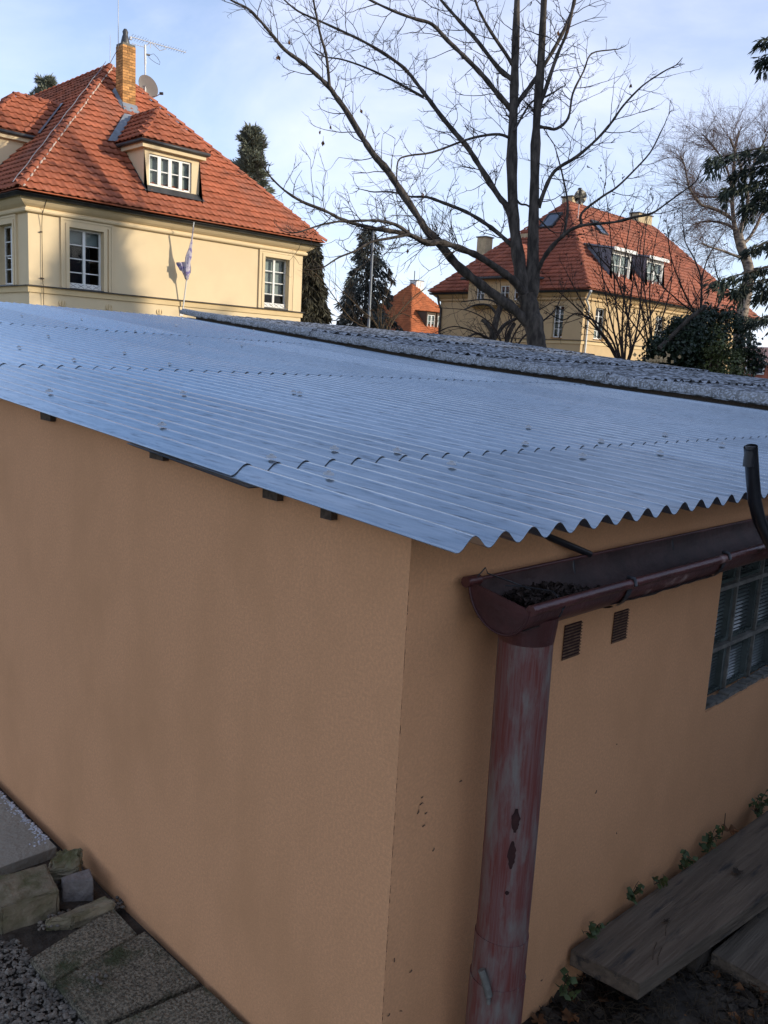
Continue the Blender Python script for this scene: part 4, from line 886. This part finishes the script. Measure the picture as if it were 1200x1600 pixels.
def weed(px, py, ax, val, n, size, label):
    base = np.array(hit(px, py, ax, val)); t = thing('weed', label, 'plant', base, 'weeds between the planks and the wall'); Q = []; st = MB()
    for k in range(n):
        d = rng.normal(size=3)*np.array([1,.55,.5])+np.array([0,-.25,.8]); d /= np.linalg.norm(d); L = size*rng.uniform(.5,1.2); tip = d*L; tip[1] = min(tip[1], -.004)
        st.tube([(0,0,0), tip*.6+np.array([0,0,.006]), tip], .0011, 4, cap=False)
        for j in range(3):
            a = rng.normal(size=3)+np.array([0,-.4,.1]); Q += leaf_quad(tip*(.55+.22*j), a, np.array([0,-.5,1])+rng.normal(0,.4,3), rng.uniform(.014,.030), rng.uniform(.007,.014))
    b = MB(); b.quads(np.array(Q)); b.build('leaves', MT['leafgreen'], t, kind='stuff'); st.build('stem', MT['stem'], t)
for i, (px, py, n, s_) in enumerate(((924,1462,8,.06),(985,1402,9,.055),(1068,1352,9,.055),(1105,1322,12,.07),(882,1538,7,.055),(1180,1270,14,.09),(1022,1382,5,.045))):
    weed(px, py, 1, -.03, n, s_, ('small weed at the near end of the plank by the wall','low straggling weed with yellowish leaves at the plank edge','small green weed in the gap at mid plank','bushy little weed beside the brown leaf at the wall','lone weed low on the wall left of the plank end','tall ivy-like weed at the far right end of the planks','tiny sprig between two bigger weeds at the wall')[i])
# dead leaves
def dead_leaf(p, s_, label, seed, rot=0., mt='deadleaf'):
    rr = random.Random(seed); n = 10; V = [np.array([0,0,.004])]
    for k in range(n*2):
        th = math.pi*2*k/(n*2); r_ = s_*(.55+.45*abs(math.cos(2.5*th)))*(1 if k % 2 else .8); V.append(np.array([r_*math.cos(th+rot), r_*math.sin(th+rot), rr.uniform(0,.35)*s_+.25*s_*math.cos(2*th)**2]))
    b = MB(); b.add(V, [(0,1+k,1+(k+1)%(2*n)) for k in range(2*n)], True); b.tube([(0,0,.004),(-s_*.8*math.cos(rot),-s_*.8*math.sin(rot),.012)], .001, 4)
    b.build('dead_leaf', MT[mt], loc=p, label=label, cat='leaf')
for i, (px, py, z, s_, lab, mt) in enumerate(((1140,1300,.165,.034,'large curled brown leaf beside the bushy weed at the wall','deadleaf'),(1188,1545,.02,.036,'pale tan maple leaf at the bottom right edge','deadleaf'),(890,1592,.02,.03,'reddish brown leaf on the soil at the wall foot','deadleaf'),(1152,1364,.156,.022,'black shrivelled leaf on top of the broad plank','soil'),(1182,1432,.10,.022,'black rotten leaf between the top plank and the pale one','soil'),(1042,1440,.155,.012,'tiny dark leaf lying mid plank','soil'),(842,1598,.02,.026,'orange leaf at the foot of the downpipe','deadleaf'))):
    p = hit(px, py, 2, z); dead_leaf(p, s_, lab, i+40, i*1.3, mt)
b = MB()
for k in range(2600):                              # dead grass, twigs and rotted leaves on the soil
    px, py = rng.uniform(840,1230), rng.uniform(1440,1680); c = hit(px, py, 2, .012)
    if c[1] > -.005: continue
    a = rng.uniform(0,6.28); L = rng.uniform(.008,.05)
    if k % 3 == 0: b.quads(np.array(leaf_quad(c, np.array([math.cos(a),math.sin(a),.25]), np.array([0,0,1.])+rng.normal(0,.5,3), L*.9, L*.4)), 1 if k % 45 else 2)
    else: b.tube([c, c+np.array([math.cos(a)*L*.5,math.sin(a)*L*.5,rng.uniform(0,.02)]), c+np.array([math.cos(a)*L,math.sin(a)*L,rng.uniform(-.004,.02)])], .0011, 3, cap=False)
b.build('dead_grass', [MT['stem'], MT['soil'], MT['deadleaf']], kind='stuff', label='dead grass and rotted leaves on the soil beside the planks', cat='debris')
b = MB()
for px, py in ((1028,1508),(1020,1500),(1040,1462)):
    c = np.array(hit(px,py,2,.15)); b.tube([c, c+np.array([.004,.004,.022]), c+np.array([.012,.0,.05])], .0016, 4)
b.build('twigs', MT['wood_dark'], kind='stuff', label='short dry stalks sticking up from the broad plank', cat='twigs')
c = np.array(hit(1128,1305,1,-.02)); b = MB(); b.tube([c, c+np.array([.002,-.003,.04]), c+np.array([.0,-.002,.085])], .0016, 4); b.build('dry_stalk', MT['stem'], label='single thin dry stalk standing against the garage wall', cat='stalk')

# ------------------------------------------------------------------ trees
def smooth_poly(P, k=4):
    P = [np.array(p,float) for p in P]; out = []
    for i in range(len(P)-1):
        p0, p1, p2, p3 = P[max(i-1,0)], P[i], P[i+1], P[min(i+2,len(P)-1)]
        for j in range(k):
            t = j/k; out.append(.5*((2*p1)+(-p0+p2)*t+(2*p0-5*p1+4*p2-p3)*t*t+(-p0+3*p1-3*p2+p3)*t**3))
    out.append(P[-1]); return out
def unit(v): return v/(np.linalg.norm(v)+1e-12)
def twig(b, p, d, L, r, level, up=.35, n=5, curl=.25, kids=(3,5), spread=(.5,1.0), sub=.55, tips=None):
    pts = [p]; q = p.copy(); dd = unit(d)
    for i in range(n):
        dd = unit(dd+np.array([0,0,up/n])+rng.normal(0,curl/n*1.6,3)); q = q+dd*L/n; pts.append(q)
    b.tube(pts, list(np.linspace(r, r*.42, n+1)), 4 if level else 3, cap=False)
    if tips is not None: tips.append((q, dd))
    if level > 0:
        for k in range(rng.integers(*kids)):
            i = rng.integers(1, n+1); base = pts[i]; t = unit(pts[i]-pts[i-1]); s_ = unit(np.cross(t, rng.normal(size=3))); a = rng.uniform(*spread)
            twig(b, base, t*math.cos(a)+s_*math.sin(a), L*sub*rng.uniform(.6,1.15), r*.62, level-1, up, max(3,n-1), curl, kids, spread, sub, tips)
MD = 20.0
maple = thing('maple_tree', 'tall bare maple with two dark trunks rising behind the mossy roof', 'tree', (0,0,0))
def mpath(pix, dd=0., d0=0.):
    n = len(pix); return smooth_poly([at(x, y, MD+d0+dd*i/(n-1)) for i,(x,y,*_) in enumerate(pix)], 4)
def limb(pix, w0, w1, dd=0., d0=0., tw=1.0, name='limb', every=.34, n=9, start=.12):
    P = mpath(pix, dd, d0); k = len(P); s_ = MD/F_PX/2
    rad = [(w0+(w1-w0)*(i/(k-1))**.85)*s_*(1+.09*rng.normal() if w0 > 5 else 1) for i in range(k)]; b = MB(); b.tube(P, rad, n if w0 > 10 else 7)
    L = b.build(name, MT['bark'], maple)
    if tw:
        acc = 0; T = MB(); side_ = 1; every *= .62
        for i in range(1, k):
            acc += np.linalg.norm(P[i]-P[i-1])
            if i/k < start: continue
            while acc > every:
                acc -= every; t = unit(P[i]-P[i-1]); side_ = -side_
                vdir = unit(np.cross(t, AX[2]))*side_; v = unit(t*rng.uniform(.35,.9)+vdir*rng.uniform(.5,1.0)+AX[2]*rng.normal(0,.5))
                r_ = max(.0048, min(.012, rad[i]*.42)); twig(T, P[i]-t*rng.uniform(0,.2), v, tw*rng.uniform(.25,1.05), r_, 2 if rng.random() < .8 else 1, .30, 5, .45, (2,5), (.45,1.0), .52)
        # the limb's own end
        twig(T, P[-1], unit(P[-1]-P[-2]), .5*tw, max(.005,rad[-1]), 2, .3, 5, .4, (2,4), (.4,.9), .6)
        T.build('twigs', MT['twig'], L, kind='stuff')
limb([(842,640),(840,560),(836,520),(829,485),(822,462)], 34, 27, tw=0, name='trunk', n=14)
limb([(832,500),(820,462),(812,415),(803,345),(800,250),(803,160),(806,60),(808,0),(811,-120),(816,-260)], 25, 6, .3, tw=1.0, every=.55, start=.5)
limb([(826,490),(832,440),(833,380),(835,300),(838,200),(845,100),(850,0),(856,-120),(860,-250)], 24, 6, -.3, .1, tw=1.0, every=.55, start=.5)
limb([(830,512),(808,488),(780,466),(745,440),(712,412),(685,378),(668,362),(654,340),(626,298),(605,266),(584,242),(563,210),(542,175),(524,150),(514,136),(489,112),(468,95),(444,77),(423,52),(405,31),(388,14),(368,4)], 17, 3, -1.6, every=.30, start=.25)
limb([(515,136),(510,88),(500,52),(491,7),(486,-25)], 5, 2.4, -.4, -1.1, every=.3)
limb([(822,466),(806,442),(789,428),(765,411),(741,397),(707,384),(688,378),(668,380),(640,367),(605,360),(584,357),(556,350),(535,343),(507,329),(472,315),(444,297),(424,278)], 13, 2.6, -2.2, every=.26, start=.3)
limb([(672,380),(650,372),(620,352),(590,345),(560,345),(530,346),(500,352),(470,362)], 6, 2.0, -.9, -1.2, every=.26)
limb([(640,366),(610,372),(580,378),(555,392),(530,402),(510,415)], 5, 2, -.5, -1.4, every=.3)
limb([(802,386),(779,365),(755,347),(728,331),(693,317),(667,308),(640,307),(612,300),(585,300)], 8, 2.2, .9, .1, every=.3)
limb([(801,345),(790,320),(780,308),(755,269),(731,231),(713,210),(692,185),(671,157),(650,129),(633,108),(605,87),(570,66),(535,49),(500,33),(465,17),(440,-4)], 11, 2.6, 1.2, .1, every=.30, start=.15)
limb([(662,152),(633,136),(605,121),(570,105),(535,93),(512,90)], 5, 2.2, .3, .9, every=.28)
limb([(801,172),(780,150),(755,119),(724,87),(699,63),(675,38),(650,30),(619,19),(584,3),(560,-10)], 10, 2.6, -.9, .2, every=.32)
limb([(803,125),(780,108),(745,63),(710,24),(685,-5),(660,-40)], 9, 3, .8, .2, every=.34)
limb([(803,105),(790,84),(767,50),(748,15),(738,-15)], 7, 3, -.6, .2, every=.34)
limb([(806,165),(820,146),(832,130),(859,88),(878,54),(893,19),(901,-10),(915,-60)], 9, 4, .8, .2, every=.4)
limb([(842,170),(849,150),(870,88),(886,50),(897,0),(905,-40)], 7, 4, -.7, .0, every=.4)
limb([(842,325),(848,305),(866,268),(901,245),(932,218),(955,192),(974,165),(1004,134),(1035,113)], 7, 2.2, -.9, 0, every=.32)
limb([(843,198),(856,200),(870,201),(888,184),(895,146),(912,111),(924,84),(955,78)], 6, 2, .8, 0, every=.32)
limb([(838,428),(847,408),(861,387),(880,368),(896,357),(917,351),(960,347),(992,339),(1019,333),(1045,315),(1077,292)], 8, 2.2, -1.3, 0, every=.38, start=.3)
limb([(909,352),(909,333),(940,308),(963,293),(989,268),(1016,238),(1033,205)], 4.5, 2, -.3, -.5, every=.34)
limb([(880,370),(884,350),(887,318),(878,270),(870,240)], 5, 2, .3, -.4, every=.34)
limb([(797,216),(780,210),(755,212),(727,219),(675,238),(640,243),(622,252),(620,290)], 5, 2, -1.0, .1, every=.28)
limb([(800,300),(812,318),(826,322),(845,345),(860,360)], 4, 2, .6, 0, tw=.7, every=.35)
limb([(803,205),(830,160),(852,152),(872,140)], 4, 2, .5, 0, tw=.7, every=.35)
for i, (px, py) in enumerate(((452,62),(434,85),(500,204),(505,219),(517,195),(563,170),(660,300),(643,320),(623,385),(637,388),(645,318),(902,370),(889,45),(873,48),(985,130),(916,378))):
    c = at(px, py, MD-.6); b = MB(); s_ = random.uniform(.05,.085)
    b.quads(np.array(leaf_quad(np.zeros(3), np.array([rng.normal(0,.35),rng.normal(0,.35),-1]), rng.normal(size=3), s_*1.7, s_*.55)+leaf_quad(np.array([.01,.0,-.02]), np.array([rng.normal(0,.5),rng.normal(0,.5),-1]), rng.normal(size=3), s_*1.3, s_*.4)))
    b.tube([(0,0,.0),(.01,.01,.09)], .004, 4); b.build('clinging_leaf', MT['deadleaf'], maple, loc=c)

def bare_tree(name, label, base, height, r0, nl, mt, tmt, lean=(0,0), first=.3, lv=3, up=.5, tw=1., spread=(.35,.85), kids=(3,6), path=None, thin=.0065, group=None, llen=(.3,.5)):
    t = thing(name, label, 'tree', base, group); b = MB()
    P = smooth_poly([(lean[0]*f+rng.normal(0,.06),lean[1]*f+rng.normal(0,.06),height*f) for f in np.linspace(0,1,7)], 3); rad = np.linspace(r0, r0*.18, len(P)); b.tube(P, list(rad), 9); b.build('trunk', MT[mt], t)
    for k in range(nl):
        f = first+(1-first)*(k+rng.random()*.6)/nl; i = min(int(f*(len(P)-1)), len(P)-2); a = k*2.4+rng.normal(0,.4); L = height*rng.uniform(*llen)*(1.15-.6*f)
        T = MB(); twig(T, P[i], np.array([math.cos(a),math.sin(a),.55+.6*f]), L, max(thin*2,rad[i]*.5), lv, up, 6, .5, kids, spread, .56); T.build('limb', MT[tmt], t)
    return t
# birch with a curved pale trunk and a haze of fine twigs
BD = 34.
birch = thing('birch_tree', 'pale bare birch with a cloud of fine twigs at the right', 'tree')
def bl(pix, w0, w1, dd, nm, tw=0, mt='birch'):
    P = smooth_poly([at(x,y,BD+dd*i/(len(pix)-1)) for i,(x,y) in enumerate(pix)], 4); k = len(P); rad = [(w0+(w1-w0)*i/(k-1))*BD/F_PX/2 for i in range(k)]; b = MB(); b.tube(P, rad, 8); L = b.build(nm, MT[mt], birch)
    if tw:
        T = MB()
        for i in range(2, k):
            for q in range(tw):
                t = unit(P[i]-P[i-1]); s_ = unit(np.cross(t, rng.normal(size=3))); twig(T, P[i], unit(t*.8+s_*rng.uniform(.5,1)), rng.uniform(.5,1.6), .0075, 2, rng.uniform(-.5,.4), 5, .4, (3,6), (.25,.8), .6)
        T.build('twigs', MT['birchtwig'], L, kind='stuff')
bl([(1150,640),(1154,540),(1160,490),(1168,450),(1170,420),(1158,385),(1152,362)], 21, 14, 0, 'trunk')
bl([(1157,384),(1150,366),(1146,340),(1144,310),(1146,270),(1149,230),(1155,205)], 9, 3, .6, 'limb', 4)
bl([(1156,380),(1158,355),(1166,330),(1168,305),(1160,270),(1150,240),(1140,215)], 8, 3, -.8, 'limb', 4)
bl([(1148,345),(1130,333),(1110,324),(1096,320),(1084,305),(1076,290),(1070,260),(1064,245)], 6, 2, -1.0, 'limb', 5)
bl([(1153,362),(1138,352),(1122,347),(1100,346),(1082,352)], 5, 2, .9, 'limb', 4)
bl([(1162,380),(1172,370),(1186,345),(1190,335),(1210,318)], 6, 3, .5, 'limb', 4)
bl([(1145,318),(1136,312),(1120,308),(1100,308),(1085,302)], 4, 2, 1.2, 'limb', 4)
bl([(1144,300),(1138,270),(1126,245),(1112,225),(1100,212)], 4, 2, -.6, 'limb', 5)
bl([(1168,300),(1176,270),(1180,245),(1192,225),(1200,205)], 4, 2, -.6, 'limb', 5)
bl([(1165,405),(1145,398),(1130,392),(1110,386),(1096,380)], 5, 2, -.7, 'limb', 4)
# lilac-like shrubs before the ochre villa
def shrub(name, label, bpx, tips, dep, w=4.2, mt='shrub', lv=2, every=.24, tl=.66, seeds=True, group='bare shrubs before the ochre villa'):
    t = thing(name, label, 'shrub', (0,0,0), group); ends = []
    for k, pix in enumerate(tips):
        P = smooth_poly([at(x,y,dep+rng.uniform(-.1,.1)+i*.25*((k%3)-1)) for i,(x,y) in enumerate([bpx]+pix)], 4); n = len(P); rad = [w*dep/F_PX/2*(1-.72*i/(n-1)) for i in range(n)]
        b = MB(); b.tube(P, rad, 6); S = b.build('stem', MT[mt], t); T = MB(); acc = 0
        for i in range(3, n):
            acc += np.linalg.norm(P[i]-P[i-1])
            while acc > every:
                acc -= every; d = unit(P[i]-P[i-1]); s_ = unit(np.cross(d, rng.normal(size=3))); twig(T, P[i], unit(d*.9+s_*rng.uniform(.4,.9)), tl*rng.uniform(.5,1.2), max(.005,rad[i]*.5), lv-1, .35, 4, .35, (2,4), (.35,.8), .6, ends)
        twig(T, P[-1], unit(P[-1]-P[-2]), .35, .006, 1, .3, 4, .3, (2,4), (.3,.7), .6, ends); T.build('twigs', MT[mt], S, kind='stuff')
    if seeds:
        b = MB()
        for q, d in ends:
            if rng.random() < .22:
                for j in range(rng.integers(3,7)): a = unit(d+rng.normal(0,.5,3)+np.array([0,0,-.2])); b.quads(np.array(leaf_quad(q-d*rng.uniform(0,.12), a, rng.normal(size=3), rng.uniform(.04,.08), .017)))
        if b.v: b.build('seed_heads', MT['twig'], t, kind='stuff')
shrub('bare_shrub', 'many-stemmed bare shrub with seed heads before the lit wall of the ochre villa', (975,585), [[(945,530),(900,480),(868,452)],[(950,520),(905,490),(880,500),(855,488)],[(962,530),(950,480),(940,420),(928,340)],[(968,520),(962,470),(957,400),(948,310)],[(972,520),(975,460),(978,390),(990,320)],[(978,530),(985,470),(992,420),(1000,360)],[(985,545),(978,480),(960,430),(935,400),(920,380)],[(990,540),(1000,480),(1005,400),(1012,330)],[(985,550),(1000,520),(1030,470),(1055,420)],[(955,540),(925,500),(900,455),(885,425)]], 21.5)
shrub('bare_shrub', 'thin bare shrub with dark seed heads against the right roof end', (1095,560), [[(1090,500),(1075,470),(1062,440),(1048,400),(1042,350)],[(1094,490),(1096,440),(1085,405),(1070,375),(1066,330)],[(1096,470),(1098,430),(1110,395),(1130,365)],[(1092,500),(1060,470),(1030,440),(1018,400)],[(1110,500),(1130,460),(1120,430),(1115,400)]], 23, 4.0, tl=.55)
shrub('bare_shrub', 'low thorny bare shrub left of the maple trunk before the shaded wall', (792,572), [[(770,535),(745,520),(710,510),(680,520)],[(780,525),(760,500),(730,485),(700,482)],[(790,520),(800,500),(785,470),(770,455)],[(760,540),(720,545),(690,540)],[(800,530),(820,500),(850,480),(868,470)],[(815,530),(850,500),(870,480),(885,440)]], 23, 3.6, tl=.7, seeds=False)
shrub('bare_shrub', 'pale thin bare bush in front of the dark spruce and the cottage', (600,560), [[(590,510),(560,480),(520,440)],[(595,500),(600,470),(620,430)],[(610,510),(640,470),(665,450)],[(590,520),(550,500),(505,440),(490,425)],[(605,510),(625,490),(650,500)]], 30, 3.0, 'stem', tl=.9, seeds=False)
shrub('bare_shrub', 'tall twiggy bare shrub veiling the roof dormers of the ochre villa', (1020,585), [[(1010,520),(1000,470),(985,410),(970,370)],[(1018,520),(1015,460),(1020,400),(1030,350)],[(1024,530),(1040,480),(1050,430),(1045,380)],[(1012,540),(985,500),(955,460),(935,420)],[(1026,540),(1060,510),(1085,470),(1100,440)],[(1016,520),(1005,440),(1000,390),(1008,345)]], 22.5, 3.4, tl=.7)
# old gnarled fruit tree, cut back, right behind the roof
t = thing('fruit_tree', 'old gnarled fruit tree with stubby cut limbs behind the roof edge', 'tree'); FD = 24.
for k, (pix, w0, w1) in enumerate((([(764,590),(768,540),(772,515),(778,490),(784,475)],13,8),([(770,520),(760,505),(752,500)],8,5),([(772,530),(786,510),(798,502),(812,495),(822,484)],7,3),([(792,580),(790,545),(796,520),(804,505)],9,6),([(766,535),(750,522),(736,524),(725,535)],6,2),([(778,495),(765,478),(745,476),(725,484)],5,2),([(782,480),(770,470),(750,468),(720,472)],4,1.6))):
    P = smooth_poly([at(x,y,FD+.12*k) for x,y in pix], 4); n = len(P); b = MB(); rad = [(w0+(w1-w0)*i/(n-1))*FD/F_PX/2 for i in range(n)]; b.tube(P, rad, 8); L = b.build('trunk' if k == 0 else 'limb', MT['bark'], t); T = MB()
    for i in range(3, n, 2): s_ = unit(rng.normal(size=3)+np.array([0,0,.5])); twig(T, P[i], s_, rng.uniform(.5,1.1), .009, 2, .2, 4, .5, (2,5), (.4,1), .6)
    T.build('twigs', MT['twig'], L, kind='stuff')
b = MB(); b.tube(smooth_poly([at(1030,545,21),at(1050,525,21),at(1075,500,20.8),at(1104,478,20.6)],4), [.075,.07,.066,.06,.06,.058,.056,.055,.054,.053,.052,.052,.05], 8); b.build('log', MT['bark'], label='sawn-off limb slanting up out of the dark ivy', cat='branch')

# conifers -------------------------------------------------------------
def needle_quads(c, axis, L, w, n, spread=.5, droop=.0):
    d = unit(axis)[None]+rng.normal(0,spread,(n,3)); d[:,2] -= droop; d /= np.linalg.norm(d,axis=1)[:,None]
    s_ = np.cross(d, rng.normal(size=(n,3))); s_ /= np.linalg.norm(s_,axis=1)[:,None]; l_ = L*rng.uniform(.6,1.2,(n,1)); o = c[None]+rng.normal(0,L*.18,(n,3))
    return np.stack([o-s_*w*.6, o+d*l_*.6-s_*w, o+d*l_, o+d*l_*.5+s_*w], 1)
def conifer(name, label, base, h, rad, mt, nb=70, low=.08, L=.42, w=.05, droop=.5, rise=.25, per=10, cl=5, shape=1.0, tr=.16, group=None, gap=0., kind=None, jit=.35, hang=.25):
    t = thing(name, label, 'tree', base, group); b = MB(); b.tube([(0,0,0),(0,0,h*.5),(0,0,h*.97)], [tr,tr*.6,.02], 7); b.build('trunk', MT['bark'], t)
    Q = []; br = MB()
    for k in range(nb):
        f = low+(1-low)*(k+.5)/nb; r_ = rad*(1-f)**shape*rng.uniform(1-jit,1+jit*.5)+.10; a = k*2.399+rng.normal(0,.3)
        if gap and rng.random() < gap: continue
        p0 = np.array([0,0,h*f]); dirh = np.array([math.cos(a),math.sin(a),0]); pts = [p0+dirh*r_*s_+np.array([0,0,rise*r_*s_-droop*r_*s_*s_]) for s_ in np.linspace(0,1,5)]
        br.tube(pts, list(np.linspace(tr*.22*(1-f)+.012,.006,5)), 4, cap=False)
        for s_ in np.linspace(.25,1.0,max(3,int(per*r_/rad)+2)):
            p = p0+dirh*r_*s_+np.array([0,0,rise*r_*s_-droop*r_*s_*s_]); lat = np.array([-dirh[1],dirh[0],0])*r_*.42*(1.1-s_)
            for q in (-1,0,1):
                Q.append(needle_quads(p+lat*q*rng.uniform(.5,1.1)+np.array([0,0,-.06*abs(q)]), dirh*.7+lat*q*.8/(r_*.3+.1)+np.array([0,0,-hang]), L, w, cl, .45, hang*.5))
    br.build('branches', MT['twig'], t, kind='stuff'); b = MB(); b.quads(np.concatenate(Q)); b.build('needles', MT[mt], t, kind='stuff'); return t
def ground_under(px, py, dep): p = at(px, py, dep); return (p[0], p[1], 0.), p[2]
bs, z = ground_under(72,124,48); conifer('pine_tree', 'grey-green pine top showing over the left villa ridge', bs, z, 2.3, 'pine', 80, .60, .34, .028, .1, .45, 6, 26, .55, .2, 'far conifers behind the villas', hang=-.25, jit=.65, gap=.05)
bs, z = ground_under(393,201,45); conifer('pine_tree', 'tall pine rising behind the right slope of the cream villa roof', bs, z, 2.15, 'pine', 130, .35, .34, .028, .15, .40, 7, 24, .62, .22, 'far conifers behind the villas', hang=-.2, jit=.62, gap=.05)
bs, z = ground_under(487,372,36); conifer('thuja', 'dense drooping thuja hugging the right corner of the cream villa', bs, z, 1.25, 'thuja', 130, .05, .34, .03, .9, .15, 7, 18, .62, .14, None, hang=.9)
bs, z = ground_under(577,352,48); conifer('spruce_tree', 'ragged blue-grey spruce with drooping boughs behind the street lamp', bs, z, 3.1, 'bluespruce', 95, .12, .34, .03, .55, .15, 9, 13, .72, .16, 'far conifers behind the villas', gap=.16, jit=.6, hang=.6)
# spruce at the right edge: its trunk is out of view, the bough tips reach in
tp = at(1345,300,13.); tb = (tp[0],tp[1],0.)
sp = thing('spruce_tree', 'near dark spruce whose drooping boughs reach in from the right edge', 'tree', tb); b = MB(); b.tube([(0,0,0),(0,0,5),(0,0,11)], [.2,.14,.03], 8); b.build('trunk', MT['bark'], sp)
Q = []; br = MB(); B0 = np.array(tb)
for px, py, ex in ((1192,62,.35),(1190,92,.35),(1112,248,.5),(1150,268,.65),(1136,296,.45),(1168,322,.55),(1195,240,.6),(1188,300,.7),(1172,388,.45),(1118,440,.5),(1150,452,.6),(1185,462,.6),(1175,500,.4)):
    tip = at(px, py, 12.6+rng.uniform(-.5,.5))-B0; s0 = np.array([0,0,tip[2]+.25+rng.uniform(-.1,.25)]); mid = (s0+tip)/2+np.array([0,0,.14]); P = smooth_poly([s0,mid,tip],6); br.tube(P, list(np.linspace(.035,.006,len(P))), 5, cap=False)
    for i in range(3, len(P)):
        f = i/(len(P)-1); d = unit(P[i]-P[i-1]); lat = np.cross(d,[0,0,1.])
        for q in (-1,0,1): Q.append(needle_quads(P[i]+lat*q*.28*ex*(1.15-f*.8)+np.array([0,0,-.05*abs(q)]), d+lat*q*.9+np.array([0,0,-.35]), .15, .011, 20, .38, .35))
        if rng.random() < .6 and f > .3: 
            for j in range(4): Q.append(needle_quads(P[i]+np.array([0,0,-.07*j]), np.array([0,0,-1.])+d*.3, .14, .013, 10, .4, .4))
br.build('branches', MT['twig'], sp, kind='stuff'); b = MB(); b.quads(np.concatenate(Q)); b.build('needles', MT['spruce'], sp, kind='stuff')
# ivy mounds
def ivy(name, label, blobs, dep, n, mt, size=.075, cat='ivy'):
    t = thing(name, label, cat, (0,0,0)); Q = []; st = MB()
    w_ = np.array([r_*r_ for *_, r_ in blobs]); w_ = w_/w_.sum()
    for (px, py, r_), fr_ in zip(blobs, w_):
        c = at(px, py, dep+rng.uniform(-.3,.3)); R_ = r_*dep/F_PX; st.tube([np.array([c[0],c[1],0]), c], .03, 5)
        m_ = int(n*fr_); d = rng.normal(size=(m_,3)); d /= np.linalg.norm(d,axis=1)[:,None]; rr = R_*(rng.uniform(.45,1.08,(m_,1)))*(1+.22*np.sin(d[:,:1]*7+px)*np.cos(d[:,2:]*6)); P = c+d*rr*np.array([1,1,.9]); nn = d+rng.normal(0,.55,(m_,3)); nn /= np.linalg.norm(nn,axis=1)[:,None]
        a = np.cross(nn, rng.normal(size=(m_,3))); a /= np.linalg.norm(a,axis=1)[:,None]; s_ = np.cross(nn,a); L = size*rng.uniform(.6,1.3,(m_,1)); Q.append(np.stack([P-a*L*.5, P+s_*L*.45+nn*L*.1, P+a*L*.6-nn*L*.15, P-s_*L*.45+nn*L*.1],1))
    st.build('stem', MT['wood_dark'], t); b = MB(); b.quads(np.concatenate(Q)); b.build('leaves', MT[mt], t, kind='stuff')
ivy('ivy_bush', 'big dark ivy mound over the roof edge in front of the ochre villa', [(1040,560,37),(1062,545,42),(1085,530,42),(1030,545,25),(1055,505,15),(1100,545,47),(1082,570,45),(1048,525,20),(1020,570,25),(1100,505,25),(1110,490,17),(1135,500,25),(1160,510,20),(1075,508,20),(1165,545,24),(1180,565,22),(1008,578,20)], 21.5, 15000, 'ivy')
ivy('ivy_column', 'paler glossy ivy column climbing at the right of the dark mound', [(1118,520,18),(1125,545,24),(1132,570,26),(1140,592,28),(1150,560,20),(1112,550,18),(1108,575,20),(1158,585,18)], 21.0, 3600, 'ivy2', .055)
b = MB()
for k in range(60): px, py = rng.normal(1022,16), rng.normal(566,6); b.quads(np.array(leaf_quad(at(px,py,20.4), rng.normal(size=3), rng.normal(size=3), .11, .05)))
b.build('dry_leaves', mat('pale_dry_leaves',(.50,.36,.19),.8,.3,4), kind='stuff', label='pale dry leaves caught in front of the dark ivy', cat='leaves')

# ------------------------------------------------------------------ beyond the frame: what keeps the yard in shade
h5 = thing('villa', 'unseen cream villa added to keep the garage in shade', 'house')  # unseen house, added to block the sun from the garage
frF, frL = villa(h5, 4.0, -27.0, 30.0, -15.0, [(8,9,3.2,4.8)], [(-20,-19,3.2,4.8)], 'stucco')
b = MB(); x0,y0,x1,y1,z,h = 3.5,-27.5,30.5,-14.5,5.45,6.5; b.add([(x0,y0,z),(x1,y0,z),(x1,y1,z),(x0,y1,z),(x0+h,y0+h,z+h),(x1-h,y0+h,z+h)],[(0,1,5,4),(1,2,5),(2,3,4,5),(3,0,4)]); b.build('roof', MT['tile2'], h5)
conifer('spruce_tree', 'broad spruce beside the yard shading the cream villa', (25.5,-4.5,0), 14.6, 3.6, 'spruce', 110, .08, .7, .11, .4, .1, 8, 6, .8, .25)
conifer('spruce_tree', 'second spruce beyond the yard', (31.5,-8.5,0), 13.5, 3.2, 'spruce', 90, .08, .7, .11, .4, .1, 8, 6, .8, .25)
def shade_hedge(name, label, x0, y0, x1, y1, h, n, mt='ivy'):
    P = np.stack([rng.uniform(x0,x1,n), rng.uniform(y0,y1,n), rng.uniform(0,h,n)],1); k = rng.integers(0,3,n); P[:,2] = np.where(k==0, h-abs(rng.normal(0,.06,n)), P[:,2]); P[:,1] = np.where(k==1, y1-abs(rng.normal(0,.06,n)), P[:,1])
    nn = rng.normal(size=(n,3)); a = rng.normal(size=(n,3)); a = np.cross(nn,a); a /= np.linalg.norm(a,axis=1)[:,None]; s_ = np.cross(nn,a); s_ /= np.linalg.norm(s_,axis=1)[:,None]; L = .06
    b = MB(); b.quads(np.stack([P-a*L, P+s_*L*.7, P+a*L, P-s_*L*.7],1)); t = thing(name, label, 'shade_hedge'); b.build('leaves', MT[mt], t, kind='stuff')
    q = MB(); q.box((x0+.1,y0+.1,0),(x1-.1,y1-.12,h-.15)); q.build('dense_core', MT['ivy'], t)
shade_hedge('shade_hedge', 'unseen evergreen row added to darken the gutter wall', .2, -2.6, 12, -2.05, 1.75, 8000)  # out of view, added to cut skylight on the gutter wall
